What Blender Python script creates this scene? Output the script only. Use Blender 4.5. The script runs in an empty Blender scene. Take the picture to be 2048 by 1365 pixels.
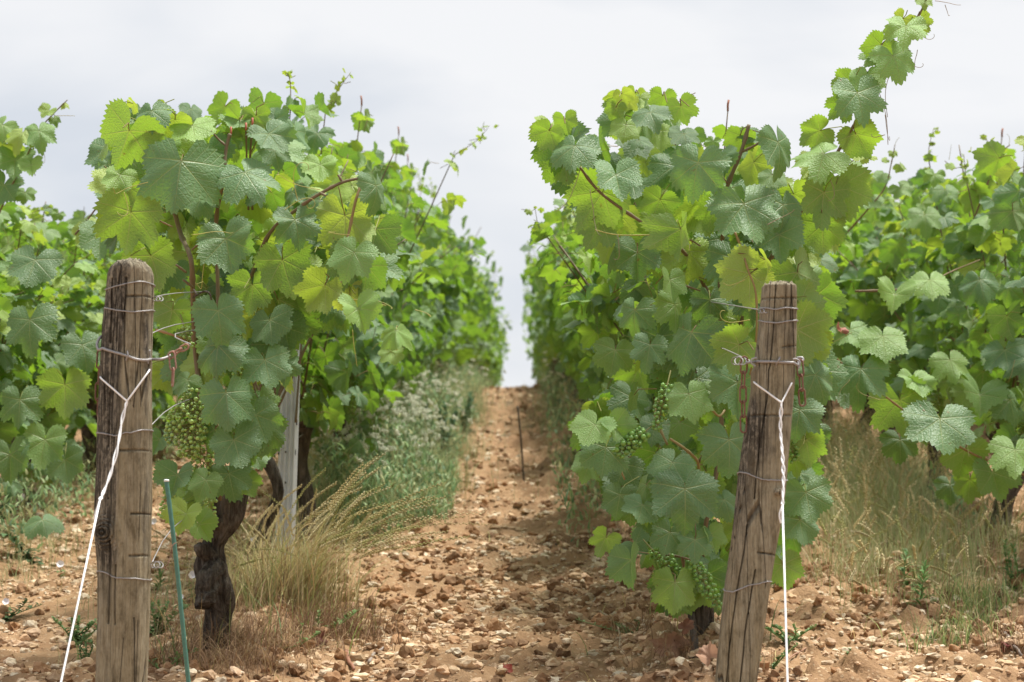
import bpy, math, random
import numpy as np
from mathutils import Vector, Matrix

R = math.radians
rng = np.random.default_rng(11)
random.seed(11)
SC = bpy.context.scene
COL = SC.collection

# ------------------------------------------------------------------ camera, sky, sun, exposure
FPX = 4400.0                       # focal length in pixels of the 2048 px wide photograph
VPX, VPY = 1050.0, 550.0           # where the rows' direction vanishes in the photograph
SL = R(7.0)                        # slope of the vineyard
PITCH = SL - math.atan((682.5 - VPY) / FPX)
YAW = math.atan((VPX - 1024) / FPX)
ZC = 0.937
cam = bpy.data.objects.new('camera', bpy.data.cameras.new('camera'))
COL.objects.link(cam)
cam.location = (0, 0, ZC)
cam.rotation_euler = (R(90) + PITCH, 0, YAW)
cam.data.sensor_width = 36
cam.data.lens = FPX / 2048 * 36
cam.data.clip_start = 0.05
cam.data.clip_end = 2000
cam.data.dof.use_dof = True
cam.data.dof.focus_distance = 4.75
cam.data.dof.aperture_fstop = 7.5
SC.camera = cam
SC.render.resolution_x, SC.render.resolution_y = 1024, 682

SUN_EL, SUN_AZ = R(73), R(62)     # azimuth measured clockwise from +Y
w = bpy.data.worlds.new('World')
SC.world = w
w.use_nodes = True
nt = w.node_tree
nt.nodes.clear()
wo = nt.nodes.new('ShaderNodeOutputWorld')
bg = nt.nodes.new('ShaderNodeBackground')
sky = nt.nodes.new('ShaderNodeTexSky')
sky.sky_type = 'NISHITA'
sky.sun_disc = False
sky.sun_elevation = SUN_EL
sky.sun_rotation = SUN_AZ
sky.dust_density = 2.0
tc = nt.nodes.new('ShaderNodeTexCoord')
mp = nt.nodes.new('ShaderNodeMapping')
mp.inputs['Scale'].default_value = (1.0, 1.0, 2.6)
mp.inputs['Rotation'].default_value = (0, R(12), R(5))
nt.links.new(tc.outputs['Generated'], mp.inputs['Vector'])
nz = nt.nodes.new('ShaderNodeTexNoise')
nz.inputs['Scale'].default_value = 4.6
nz.inputs['Detail'].default_value = 5
nz.inputs['Roughness'].default_value = 0.48
nz.inputs['Distortion'].default_value = 0.35
nt.links.new(mp.outputs['Vector'], nz.inputs['Vector'])
cr = nt.nodes.new('ShaderNodeValToRGB')          # grey to white cloud
cr.color_ramp.elements[0].position = 0.38
cr.color_ramp.elements[0].color = (7.5, 7.95, 8.65, 1)
cr.color_ramp.elements[1].position = 0.64
cr.color_ramp.elements[1].color = (9.9, 9.95, 10.1, 1)
nt.links.new(nz.outputs['Fac'], cr.inputs['Fac'])
mx = nt.nodes.new('ShaderNodeMixRGB')
mx.inputs['Fac'].default_value = 0.93            # thin blue shows through the cloud
nt.links.new(sky.outputs['Color'], mx.inputs['Color1'])
nt.links.new(cr.outputs['Color'], mx.inputs['Color2'])
nt.links.new(mx.outputs['Color'], bg.inputs['Color'])
bg.inputs['Strength'].default_value = 0.063
nt.links.new(bg.outputs['Background'], wo.inputs['Surface'])

sun = bpy.data.objects.new('sun', bpy.data.lights.new('sun', 'SUN'))
COL.objects.link(sun)
sd = Vector((math.sin(SUN_AZ) * math.cos(SUN_EL), math.cos(SUN_AZ) * math.cos(SUN_EL), math.sin(SUN_EL)))
sun.rotation_euler = sd.to_track_quat('Z', 'Y').to_euler()
sun.data.energy = 4.6
sun.data.angle = R(10.0)
sun.data.color = (1.0, 0.965, 0.90)
SC.view_settings.view_transform = 'Standard'
SC.view_settings.look = 'None'
SC.view_settings.exposure = 0.62
SC.view_settings.gamma = 1.0

# ------------------------------------------------------------------ pixel -> world
CM = np.array(cam.rotation_euler.to_matrix())
CP = np.array([0, 0, ZC])
def P(px, py, Y):
    """point where the sight line of a photo pixel meets the plane y = Y"""
    d = CM @ np.array([(px - 1024) / FPX, (682.5 - py) / FPX, -1.0])
    return CP + d * (Y / d[1])
def W(px, Y):                       # pixels to metres at distance Y
    return px * Y / FPX

# ------------------------------------------------------------------ noise
def vnoise(x, y, seed=0):
    xi = np.floor(x).astype(np.int64); yi = np.floor(y).astype(np.int64)
    xf = x - xi; yf = y - yi
    u = xf * xf * (3 - 2 * xf); v = yf * yf * (3 - 2 * yf)
    def h(a, b):
        n = (a * 374761393 + b * 668265263 + seed * 974634777) & 0xffffffff
        n = ((n ^ (n >> 13)) * 1274126177) & 0xffffffff
        return ((n ^ (n >> 16)) & 0xffff) / 65535.0
    return (h(xi, yi) * (1 - u) + h(xi + 1, yi) * u) * (1 - v) + (h(xi, yi + 1) * (1 - u) + h(xi + 1, yi + 1) * u) * v
def fbm(x, y, o=4, seed=0):
    s = 0; a = 1; t = 0
    for k in range(o):
        s = s + a * vnoise(x * 2 ** k + 17.3 * k, y * 2 ** k - 9.1 * k, seed + k); t += a; a *= 0.5
    return s / t
ROWL, ROWR, ROWLL, ROWRR = -0.735, 0.415, -1.89, 1.585
def gz0(x, y):
    x = np.asarray(x, float); y = np.asarray(y, float)
    z = math.tan(SL) * y - 0.0014 * np.where(y > 8, y - 8, 0) ** 2
    far = y > 45
    z = np.where(far, math.tan(SL) * y - 0.0014 * (37 ** 2 + 74 * (y - 45)), z)
    z = np.where(y < 1.5, math.tan(SL) * 1.5 + (y - 1.5) * 0.02, z)
    return z
def gz(x, y):
    x = np.asarray(x, float); y = np.asarray(y, float)
    z = gz0(x, y)
    ph = (x - ROWR) / 1.155
    row = np.abs(ph - np.round(ph)) * 1.155
    z = z + 0.035 * np.exp(-(row / 0.22) ** 2)
    z = z + 0.05 * (fbm(x * 2.2, y * 1.4, 2, 3) - 0.5)
    cl = fbm(x * 9, y * 9, 4, 9)
    cmk = 0.65 + 0.65 * np.clip((x + 0.12) / 0.35, 0, 1) + 0.5 * np.clip((y - 7) / 5, 0, 1)
    z = z + 0.085 * np.maximum(cl - 0.50, 0) ** 1.0 * 2.4 * (0.2 + fbm(x * 1.7, y * 1.7, 2, 44)) * cmk
    z = z + 0.022 * (fbm(x * 21, y * 21, 4, 21) - 0.5)
    z = z + 0.04 * cmk * np.maximum(fbm(x * 15 + 3, y * 15, 3, 31) - 0.60, 0) * 2.0
    return z

# ------------------------------------------------------------------ mesh builder
class MB:
    def __init__(s):
        s.V = []; s.F = []; s.U = []; s.C = []; s.n = 0
    def add(s, v, faces, uv=None, col=None, mat=0):
        """faces: list of int arrays (m,k)"""
        v = np.asarray(v, float).reshape(-1, 3)
        for f in faces:
            f = np.asarray(f, np.int64)
            if len(f): s.F.append((f + s.n, mat))
        s.V.append(v)
        s.U.append(np.zeros((len(v), 2)) if uv is None else np.asarray(uv, float))
        if col is None: col = (0.5, 0.5, 0.5)
        c = np.asarray(col, float)
        if c.ndim == 1: c = np.tile(c, (len(v), 1))
        s.C.append(c); s.n += len(v)
        return s
    def build(s, name, mats, parent=None, origin=(0, 0, 0), smooth=True):
        me = bpy.data.meshes.new(name)
        V = np.concatenate(s.V) - np.asarray(origin, float)
        me.vertices.add(len(V)); me.vertices.foreach_set('co', V.astype(np.float32).ravel())
        idx = np.concatenate([f.ravel() for f, m in s.F])
        tot = np.concatenate([np.full(len(f), f.shape[1]) for f, m in s.F])
        mi = np.concatenate([np.full(len(f), m) for f, m in s.F])
        st = np.concatenate([[0], np.cumsum(tot)[:-1]])
        me.loops.add(len(idx)); me.loops.foreach_set('vertex_index', idx.astype(np.int32))
        me.polygons.add(len(tot)); me.polygons.foreach_set('loop_start', st.astype(np.int32))
        me.polygons.foreach_set('material_index', mi.astype(np.int32))
        me.polygons.foreach_set('use_smooth', np.full(len(tot), smooth))
        me.update(calc_edges=True)
        ul = me.uv_layers.new(name='UVMap')
        ul.data.foreach_set('uv', np.concatenate(s.U)[idx].astype(np.float32).ravel())
        ca = me.color_attributes.new('tint', 'FLOAT_COLOR', 'POINT')
        C = np.concatenate(s.C); C = np.concatenate([C, np.ones((len(C), 1))], 1)
        ca.data.foreach_set('color', C.astype(np.float32).ravel())
        if not isinstance(mats, (list, tuple)): mats = [mats]
        for m in mats: me.materials.append(m)
        me.validate()
        o = bpy.data.objects.new(name, me)
        COL.objects.link(o)
        if parent is not None: o.parent = parent
        else: o.location = origin
        return o

def tag(o, label=None, cat=None, group=None, kind=None):
    if label: o['label'] = label
    if cat: o['category'] = cat
    if group: o['group'] = group
    if kind: o['kind'] = kind
    return o
def empty(name, loc, label, cat, group=None):
    o = bpy.data.objects.new(name, None)
    o.empty_display_size = 0.1
    COL.objects.link(o); o.location = loc
    return tag(o, label, cat, group)
def copy_tree(o, parent=None):
    c = o.copy(); COL.objects.link(c)
    for k in ('label', 'category', 'group', 'kind'):
        if k in c and parent is None: del c[k]
    if parent is not None: c.parent = parent
    for ch in list(o.children): copy_tree(ch, c)
    return c

# ------------------------------------------------------------------ shapes
def tube(pts, rad, sides=6, cap=True):
    p = np.asarray(pts, float); n = len(p)
    r = np.full(n, rad) if np.isscalar(rad) else np.asarray(rad, float)
    t = np.gradient(p, axis=0); t /= np.linalg.norm(t, axis=1, keepdims=True) + 1e-12
    a = np.array([0, 0, 1.0]) if abs(t[0][2]) < 0.9 else np.array([1.0, 0, 0])
    u = np.cross(t[0], a); u /= np.linalg.norm(u)
    V = []; UV = []
    L = 0
    for i in range(n):
        u = u - t[i] * np.dot(u, t[i]); u /= np.linalg.norm(u) + 1e-12
        w_ = np.cross(t[i], u)
        an = np.arange(sides) * 2 * math.pi / sides
        V.append(p[i] + r[i] * (np.cos(an)[:, None] * u + np.sin(an)[:, None] * w_))
        if i: L += np.linalg.norm(p[i] - p[i - 1])
        UV.append(np.stack([an / 6.283, np.full(sides, L)], 1))
    V = np.concatenate(V); UV = np.concatenate(UV)
    i, j = np.meshgrid(np.arange(n - 1), np.arange(sides), indexing='ij')
    a0 = i * sides + j; a1 = i * sides + (j + 1) % sides
    F = [np.stack([a0, a1, a1 + sides, a0 + sides], -1).reshape(-1, 4)]
    if cap:
        F.append(np.arange(sides)[::-1][None, :]); F.append((np.arange(sides) + (n - 1) * sides)[None, :])
    return V, F, UV
def smooth_pts(pts, k=5):
    p = np.asarray(pts, float); n = len(p)
    if n < 3:
        s = np.linspace(0, 1, k + 1)[:, None]; return p[0] * (1 - s) + p[-1] * s
    out = []
    for i in range(n - 1):
        a, b, c, d = p[max(i - 1, 0)], p[i], p[i + 1], p[min(i + 2, n - 1)]
        for s in np.arange(k) / k:
            out.append(0.5 * ((2 * b) + (c - a) * s + (2 * a - 5 * b + 4 * c - d) * s * s + (3 * b - a - 3 * c + d) * s ** 3))
    out.append(p[-1])
    return np.array(out)
def add_tube(mb, pts, rad, sides=6, k=5, col=None, mat=0, taper=None, wob=0):
    p = smooth_pts(pts, k)
    if wob: p = p + rng.normal(0, wob, p.shape)
    r = rad if taper is None else np.linspace(rad, taper, len(p))
    v, f, uv = tube(p, r, sides)
    mb.add(v, f, uv, col, mat)

def ico(sub):
    t = (1 + 5 ** .5) / 2
    v = [(-1, t, 0), (1, t, 0), (-1, -t, 0), (1, -t, 0), (0, -1, t), (0, 1, t), (0, -1, -t), (0, 1, -t), (t, 0, -1), (t, 0, 1), (-t, 0, -1), (-t, 0, 1)]
    f = [(0, 11, 5), (0, 5, 1), (0, 1, 7), (0, 7, 10), (0, 10, 11), (1, 5, 9), (5, 11, 4), (11, 10, 2), (10, 7, 6), (7, 1, 8), (3, 9, 4), (3, 4, 2), (3, 2, 6), (3, 6, 8), (3, 8, 9), (4, 9, 5), (2, 4, 11), (6, 2, 10), (8, 6, 7), (9, 8, 1)]
    v = [np.array(a) / np.linalg.norm(a) for a in v]
    for _ in range(sub):
        c = {}; nf = []
        def mid(a, b):
            k = (min(a, b), max(a, b))
            if k not in c:
                m = v[a] + v[b]; v.append(m / np.linalg.norm(m)); c[k] = len(v) - 1
            return c[k]
        for a, b, d in f:
            e, g, h = mid(a, b), mid(b, d), mid(d, a)
            nf += [(a, e, h), (b, g, e), (d, h, g), (e, g, h)]
        f = nf
    return np.array(v), np.array(f)
ICO = [ico(0), ico(1), ico(2)]

def scatter(mb, tv, tf, O, S, Rm=None, uv=None, cols=None, mat=0, squash=None):
    """stamp template (nv,3)/(list of faces) at N places. Rm (N,3,3): columns = local axes in world"""
    N = len(O); nv = tv.shape[-2]
    T = np.broadcast_to(tv, (N, nv, 3)) if tv.ndim == 2 else tv
    S = np.asarray(S, float)
    T = T * (S[:, None, None] if S.ndim == 1 else S[:, None, :])
    if Rm is not None: T = np.einsum('nij,nvj->nvi', Rm, T)
    V = (T + np.asarray(O)[:, None, :]).reshape(-1, 3)
    off = (np.arange(N) * nv)[:, None, None]
    F = [(np.asarray(f)[None] + off).reshape(-1, np.asarray(f).shape[1]) for f in tf]
    U = None if uv is None else np.tile(uv, (N, 1))
    C = None if cols is None else np.repeat(np.asarray(cols, float), nv, axis=0)
    mb.add(V, F, U, C, mat)
def rand_rot(N):
    q = rng.normal(size=(N, 4)); q /= np.linalg.norm(q, axis=1, keepdims=True)
    a, b, c, d = q.T
    return np.stack([1 - 2 * (c * c + d * d), 2 * (b * c - a * d), 2 * (b * d + a * c), 2 * (b * c + a * d), 1 - 2 * (b * b + d * d), 2 * (c * d - a * b), 2 * (b * d - a * c), 2 * (c * d + a * b), 1 - 2 * (b * b + c * c)], 1).reshape(N, 3, 3)

# ------------------------------------------------------------------ materials
class NT:
    def __init__(s, name):
        s.m = bpy.data.materials.new(name); s.m.use_nodes = True
        s.t = s.m.node_tree; s.t.nodes.clear()
        s.out = s.t.nodes.new('ShaderNodeOutputMaterial')
    def n(s, ty, **kw):
        nd = s.t.nodes.new('ShaderNode' + ty)
        for k, v in kw.items(): setattr(nd, k, v)
        return nd
    def put(s, sock, v):
        if isinstance(v, bpy.types.NodeSocket): s.t.links.new(v, sock)
        elif isinstance(v, (tuple, list)) and len(v) == 3 and sock.type == 'RGBA': sock.default_value = (*v, 1)
        else: sock.default_value = v
    def math(s, op, a, b=0.0, c=0.0, clamp=False):
        nd = s.n('Math', operation=op); nd.use_clamp = clamp
        s.put(nd.inputs[0], a); s.put(nd.inputs[1], b); s.put(nd.inputs[2], c)
        return nd.outputs[0]
    def mix(s, f, a, b, mode='MIX'):
        nd = s.n('MixRGB', blend_type=mode)
        s.put(nd.inputs[0], f); s.put(nd.inputs[1], a); s.put(nd.inputs[2], b)
        return nd.outputs[0]
    def ramp(s, f, stops):
        nd = s.n('ValToRGB'); e = nd.color_ramp.elements
        while len(e) < len(stops): e.new(0.5)
        for x, (p, c) in zip(e, stops): x.position = p; x.color = (*c, 1) if len(c) == 3 else c
        s.put(nd.inputs[0], f); return nd.outputs[0]
    def noise(s, vec, sc, det=4, ro=0.55, dist=0.0):
        nd = s.n('TexNoise'); s.put(nd.inputs['Vector'], vec)
        nd.inputs['Scale'].default_value = sc; nd.inputs['Detail'].default_value = det
        nd.inputs['Roughness'].default_value = ro; nd.inputs['Distortion'].default_value = dist
        return nd.outputs['Fac']
    def mapping(s, vec, sc=(1, 1, 1), rot=(0, 0, 0), loc=(0, 0, 0)):
        nd = s.n('Mapping'); s.put(nd.inputs['Vector'], vec)
        nd.inputs['Scale'].default_value = sc; nd.inputs['Rotation'].default_value = rot; nd.inputs['Location'].default_value = loc
        return nd.outputs[0]
    def obj(s): return s.n('TexCoord').outputs['Object']
    def uv(s): return s.n('TexCoord').outputs['UV']
    def tint(s):
        a = s.n('Attribute', attribute_name='tint')
        sp = s.n('SeparateColor'); s.t.links.new(a.outputs['Color'], sp.inputs[0])
        return a.outputs['Color'], sp.outputs[0], sp.outputs[1], sp.outputs[2]
    def bump(s, h, st=0.3, d=0.01, nrm=None):
        nd = s.n('Bump'); s.put(nd.inputs['Height'], h)
        nd.inputs['Strength'].default_value = st; nd.inputs['Distance'].default_value = d
        if nrm is not None: s.t.links.new(nrm, nd.inputs['Normal'])
        return nd.outputs[0]
    def bsdf(s, col, rough=0.6, metal=0.0, spec=0.4, nrm=None, sheen=0.0):
        nd = s.n('BsdfPrincipled')
        s.put(nd.inputs['Base Color'], col); s.put(nd.inputs['Roughness'], rough); s.put(nd.inputs['Metallic'], metal)
        nd.inputs['Specular IOR Level'].default_value = spec
        if sheen: nd.inputs['Sheen Weight'].default_value = sheen; nd.inputs['Sheen Roughness'].default_value = 0.4
        if nrm is not None: s.t.links.new(nrm, nd.inputs['Normal'])
        return nd.outputs[0]
    def done(s, sh):
        s.t.links.new(sh, s.out.inputs['Surface']); return s.m

def leaf_material():
    s = NT('vine_leaf')
    uvn = s.uv(); sp = s.n('SeparateXYZ'); s.t.links.new(uvn, sp.inputs[0])
    x = s.math('ABSOLUTE', sp.outputs[0]); y = sp.outputs[1]
    a = s.math('ARCTAN2', x, y)
    r = s.math('SQRT', s.math('ADD', s.math('MULTIPLY', x, x), s.math('MULTIPLY', y, y)))
    c = s.math('ADD', s.math('MULTIPLY', s.math('GREATER_THAN', a, 0.44), 0.87), s.math('MULTIPLY', s.math('GREATER_THAN', a, 1.36), 0.96))
    da = s.math('ABSOLUTE', s.math('SUBTRACT', a, c))
    U = s.math('MULTIPLY', r, s.math('COSINE', da)); V = s.math('MULTIPLY', r, s.math('SINE', da))
    wv = s.math('MULTIPLY', s.math('SUBTRACT', 1.15, r), 0.025)
    main = s.math('SUBTRACT', 1.0, s.math('DIVIDE', V, wv), clamp=True)
    f = s.math('FRACT', s.math('MULTIPLY', s.math('SUBTRACT', U, s.math('MULTIPLY', V, 0.9)), 6.5))
    d = s.math('ABSOLUTE', s.math('SUBTRACT', f, 0.5))
    sec = s.math('SUBTRACT', 1.0, s.math('MULTIPLY', d, 11.0), clamp=True)
    vein = s.math('MAXIMUM', main, s.math('MULTIPLY', sec, 0.45))
    vo = s.n('TexVoronoi', feature='DISTANCE_TO_EDGE'); s.put(vo.inputs['Vector'], uvn); vo.inputs['Scale'].default_value = 13
    ret = s.math('MULTIPLY', vo.outputs['Distance'], 3.0, clamp=True)
    tcol, ty, tb, tr = s.tint()
    shift = s.n('CombineXYZ'); s.put(shift.inputs[0], s.math('MULTIPLY', tr, 37.0)); s.put(shift.inputs[1], s.math('MULTIPLY', tb, 19.0))
    vadd = s.n('VectorMath', operation='ADD'); s.t.links.new(uvn, vadd.inputs[0]); s.t.links.new(shift.outputs[0], vadd.inputs[1])
    blot = s.noise(vadd.outputs[0], 2.2, 4, 0.6)
    fine = s.noise(vadd.outputs[0], 34, 3, 0.7)
    base = s.ramp(ty, [(0.0, (0.120, 0.225, 0.105)), (0.35, (0.150, 0.275, 0.085)), (0.65, (0.225, 0.365, 0.070)), (1.0, (0.38, 0.46, 0.08))])
    base = s.mix(s.math('MULTIPLY', s.math('SUBTRACT', blot, 0.35), 0.9, clamp=True), base, s.mix(0.5, base, (0.30, 0.40, 0.12)))
    gain = s.math('ADD', 0.74, s.math('MULTIPLY', tb, 0.80))
    gv = s.n('CombineColor'); [s.put(gv.inputs[i], gain) for i in range(3)]
    base = s.mix(1.0, base, gv.outputs[0], 'MULTIPLY')
    # scattered dusty fuzz on the upper face
    fuzz = s.math('MULTIPLY', s.math('SUBTRACT', fine, 0.52, clamp=True), 2.2, clamp=True)
    up = s.mix(s.math('MULTIPLY', fuzz, 0.35), base, (0.42, 0.52, 0.42))
    up = s.mix(s.math('MULTIPLY', vein, 0.62), up, (0.44, 0.50, 0.22))
    # brown nibbled spots
    spot = s.noise(vadd.outputs[0], 5.5, 2, 0.5)
    sm = s.math('MULTIPLY', s.math('SUBTRACT', spot, 0.705, clamp=True), 14.0, clamp=True)
    up = s.mix(s.math('MULTIPLY', sm, 0.75), up, (0.25, 0.15, 0.05))
    under = s.mix(0.55, base, (0.26, 0.36, 0.13))
    under = s.mix(s.math('MULTIPLY', vein, 0.7), under, (0.52, 0.56, 0.26))
    under = s.mix(s.math('MULTIPLY', sm, 0.75), under, (0.25, 0.15, 0.05))
    geo = s.n('NewGeometry')
    colr = s.mix(geo.outputs['Backfacing'], up, under)
    h = s.math('SUBTRACT', s.math('MULTIPLY', ret, 0.5), vein)
    h = s.math('ADD', h, s.math('MULTIPLY', fine, 0.5))
    nrm = s.bump(h, 0.42, 0.004)
    rough = s.math('ADD', 0.36, s.math('MULTIPLY', fine, 0.22))
    rough = s.math('ADD', rough, s.math('MULTIPLY', geo.outputs['Backfacing'], 0.25))
    b = s.bsdf(colr, rough, 0, 0.55, nrm, 0.15)
    trc = s.ramp(ty, [(0.0, (0.20, 0.40, 0.025)), (0.5, (0.34, 0.56, 0.03)), (1.0, (0.60, 0.70, 0.06))])
    trc = s.mix(s.math('MULTIPLY', vein, 0.6), trc, (0.30, 0.36, 0.05))
    trc = s.mix(s.math('MULTIPLY', sm, 0.75), trc, (0.2, 0.1, 0.02))
    tl = s.n('BsdfTranslucent'); s.put(tl.inputs['Color'], trc); s.t.links.new(nrm, tl.inputs['Normal'])
    ms = s.n('MixShader'); ms.inputs[0].default_value = 0.40
    s.t.links.new(b, ms.inputs[1]); s.t.links.new(tl.outputs[0], ms.inputs[2])
    return s.done(ms.outputs[0])

def soft_plant(name, tr=0.3, rough=0.6):
    """colour comes from the tint attribute: used for grass, weeds, tendrils"""
    s = NT(name); c, *_ = s.tint()
    n = s.noise(s.obj(), 60, 2)
    c2 = s.mix(s.math('MULTIPLY', n, 0.5), c, s.mix(1.0, c, (0.55, 0.5, 0.45), 'MULTIPLY'))
    b = s.bsdf(c2, rough, 0, 0.3)
    tl = s.n('BsdfTranslucent'); s.put(tl.inputs['Color'], c2)
    ms = s.n('MixShader'); ms.inputs[0].default_value = tr
    s.t.links.new(b, ms.inputs[1]); s.t.links.new(tl.outputs[0], ms.inputs[2])
    return s.done(ms.outputs[0])

def soil_material():
    s = NT('soil'); o = s.obj()
    big = s.noise(o, 1.3, 4); mid = s.noise(o, 9, 6, 0.65); fine = s.noise(o, 90, 4, 0.7)
    c = s.ramp(mid, [(0.28, (0.17, 0.098, 0.052)), (0.5, (0.325, 0.200, 0.106)), (0.72, (0.46, 0.305, 0.175))])
    c = s.mix(s.math('MULTIPLY', big, 0.35), c, (0.36, 0.225, 0.12))
    vo = s.n('TexVoronoi'); s.put(vo.inputs['Vector'], o); vo.inputs['Scale'].default_value = 85; vo.inputs['Randomness'].default_value = 1
    gr = s.math('LESS_THAN', vo.outputs['Distance'], 0.36)
    hs = s.n('SeparateColor'); s.t.links.new(vo.outputs['Color'], hs.inputs[0])
    gm = s.math('MULTIPLY', gr, s.math('GREATER_THAN', hs.outputs[0], 0.55))
    c = s.mix(s.math('MULTIPLY', gm, 0.8), c, s.ramp(hs.outputs[1], [(0, (0.34, 0.20, 0.11)), (1, (0.56, 0.42, 0.27))]))
    c = s.mix(s.math('MULTIPLY', fine, 0.35), c, (0.24, 0.14, 0.08))
    h = s.math('ADD', s.math('MULTIPLY', fine, 0.6), s.math('MULTIPLY', gm, 0.5))
    h = s.math('ADD', h, mid)
    return s.done(s.bsdf(c, 0.95, 0, 0.15, s.bump(h, 0.9, 0.012)))

def stone_material():
    s = NT('limestone'); c, a, b, r_ = s.tint(); o = s.obj()
    n = s.noise(o, 45, 5, 0.65)
    c = s.mix(s.math('MULTIPLY', s.math('SUBTRACT', n, 0.42, clamp=True), 2.6, clamp=True), c, s.mix(1.0, c, (0.62, 0.47, 0.34), 'MULTIPLY'))
    return s.done(s.bsdf(c, 0.85, 0, 0.25, s.bump(s.noise(o, 150, 4, 0.7), 0.5, 0.003)))

def wood_material(name, dark_side=True, seed=0.0):
    """weathered post: UV = (angle fraction, height m), tint.r = stain amount, tint.g = worn top"""
    s = NT(name); o = s.obj()
    tcol, st, tp, kn = s.tint()
    ov = s.mapping(o, (1, 1, 1), loc=(seed, seed * 2, 0))
    warp = s.noise(s.mapping(ov, (6, 6, 1.4)), 1.0, 2)
    vv = s.n('VectorMath', operation='ADD')
    cx = s.n('CombineXYZ'); s.put(cx.inputs[0], s.math('MULTIPLY', warp, 0.035)); s.put(cx.inputs[1], s.math('MULTIPLY', warp, 0.02))
    s.t.links.new(ov, vv.inputs[0]); s.t.links.new(cx.outputs[0], vv.inputs[1])
    g1 = s.noise(s.mapping(vv.outputs[0], (210, 210, 4.5)), 1.0, 3, 0.6)
    g2 = s.noise(s.mapping(vv.outputs[0], (420, 420, 9)), 1.0, 3, 0.7)
    g3 = s.noise(s.mapping(vv.outputs[0], (34, 34, 1.8)), 1.0, 3, 0.6)
    blot = s.noise(s.mapping(ov, (14, 14, 6)), 1.0, 5, 0.65)
    speck = s.noise(s.mapping(ov, (130, 130, 70)), 1.0, 5, 0.75)
    c = s.ramp(g1, [(0.24, (0.15, 0.130, 0.088)), (0.40, (0.285, 0.252, 0.175)), (0.58, (0.37, 0.332, 0.238)), (0.80, (0.47, 0.43, 0.32))])
    c = s.mix(s.math('MULTIPLY', s.math('SUBTRACT', g3, 0.4, clamp=True), 2.2, clamp=True), c, s.mix(1.0, c, (0.84, 0.77, 0.62), 'MULTIPLY'))
    c = s.mix(s.math('MULTIPLY', g2, 0.30), c, (0.42, 0.36, 0.26))
    # grey black weather staining with pale flecks, strongest where the tint says so
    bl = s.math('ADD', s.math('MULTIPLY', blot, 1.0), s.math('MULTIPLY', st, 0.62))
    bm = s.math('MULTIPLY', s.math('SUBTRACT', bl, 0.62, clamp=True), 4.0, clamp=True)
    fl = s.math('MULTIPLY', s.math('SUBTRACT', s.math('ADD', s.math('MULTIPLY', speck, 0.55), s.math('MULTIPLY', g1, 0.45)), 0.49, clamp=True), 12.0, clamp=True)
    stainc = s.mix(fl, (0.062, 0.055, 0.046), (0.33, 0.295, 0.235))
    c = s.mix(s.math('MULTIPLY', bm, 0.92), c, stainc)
    c = s.mix(s.math('MULTIPLY', tp, s.math('MULTIPLY', s.math('SUBTRACT', speck, 0.4, clamp=True), 5, clamp=True)), c, (0.42, 0.36, 0.26))
    # long drying cracks
    ck = s.n('TexVoronoi', feature='DISTANCE_TO_EDGE'); s.put(ck.inputs['Vector'], s.mapping(vv.outputs[0], (30, 30, 1.3)))
    ck.inputs['Scale'].default_value = 1.0
    cm = s.math('SUBTRACT', 1.0, s.math('MULTIPLY', ck.outputs['Distance'], 60.0), clamp=True)
    cm = s.math('MULTIPLY', cm, s.math('GREATER_THAN', s.noise(s.mapping(ov, (9, 9, 2.5)), 1.0, 2), 0.46))
    c = s.mix(s.math('MULTIPLY', s.math('SUBTRACT', speck, 0.45, clamp=True), 2.4, clamp=True), c, s.mix(1.0, c, (0.66, 0.62, 0.56), 'MULTIPLY'))
    c = s.mix(s.math('MULTIPLY', cm, 0.8), c, (0.045, 0.034, 0.024))
    mott = s.noise(s.mapping(ov, (62, 62, 26)), 1.0, 5, 0.72)
    c = s.mix(s.math('MULTIPLY', s.math('SUBTRACT', mott, 0.50, clamp=True), 5.0, clamp=True), c, s.mix(1.0, c, (0.52, 0.49, 0.45), 'MULTIPLY'))
    c = s.mix(s.math('MULTIPLY', s.math('SUBTRACT', 0.46, mott, clamp=True), 4.0, clamp=True), c, s.mix(0.5, c, (0.55, 0.48, 0.36)))
    c = s.mix(s.math('MULTIPLY', kn, 0.9, clamp=True), c, (0.035, 0.026, 0.018))
    h = s.math('ADD', s.math('MULTIPLY', g1, 1.0), s.math('MULTIPLY', g2, 0.4))
    h = s.math('ADD', h, s.math('MULTIPLY', speck, 0.35))
    h = s.math('SUBTRACT', h, s.math('MULTIPLY', cm, 1.6))
    return s.done(s.bsdf(c, 0.88, 0, 0.2, s.bump(h, 1.0, 0.007)))

def bark_material():
    s = NT('vine_bark'); o = s.obj()
    g = s.noise(s.mapping(o, (60, 60, 7)), 1.0, 5, 0.7, 0.6); n = s.noise(o, 22, 5, 0.7)
    c = s.ramp(g, [(0.3, (0.022, 0.017, 0.013)), (0.46, (0.090, 0.076, 0.062)), (0.62, (0.20, 0.175, 0.145)), (0.8, (0.31, 0.28, 0.235))])
    c = s.mix(s.math('MULTIPLY', n, 0.4), c, (0.06, 0.045, 0.034))
    return s.done(s.bsdf(c, 0.95, 0, 0.15, s.bump(s.math('ADD', g, n), 1.0, 0.025)))

def cane_material():
    s = NT('cane'); o = s.obj(); c, *_ = s.tint()
    n = s.noise(s.mapping(o, (90, 90, 30)), 1.0, 4, 0.6)
    c = s.mix(s.math('MULTIPLY', n, 0.7), c, s.mix(1.0, c, (0.5, 0.46, 0.38), 'MULTIPLY'))
    return s.done(s.bsdf(c, 0.6, 0, 0.4, s.bump(n, 0.3, 0.002)))

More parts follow.
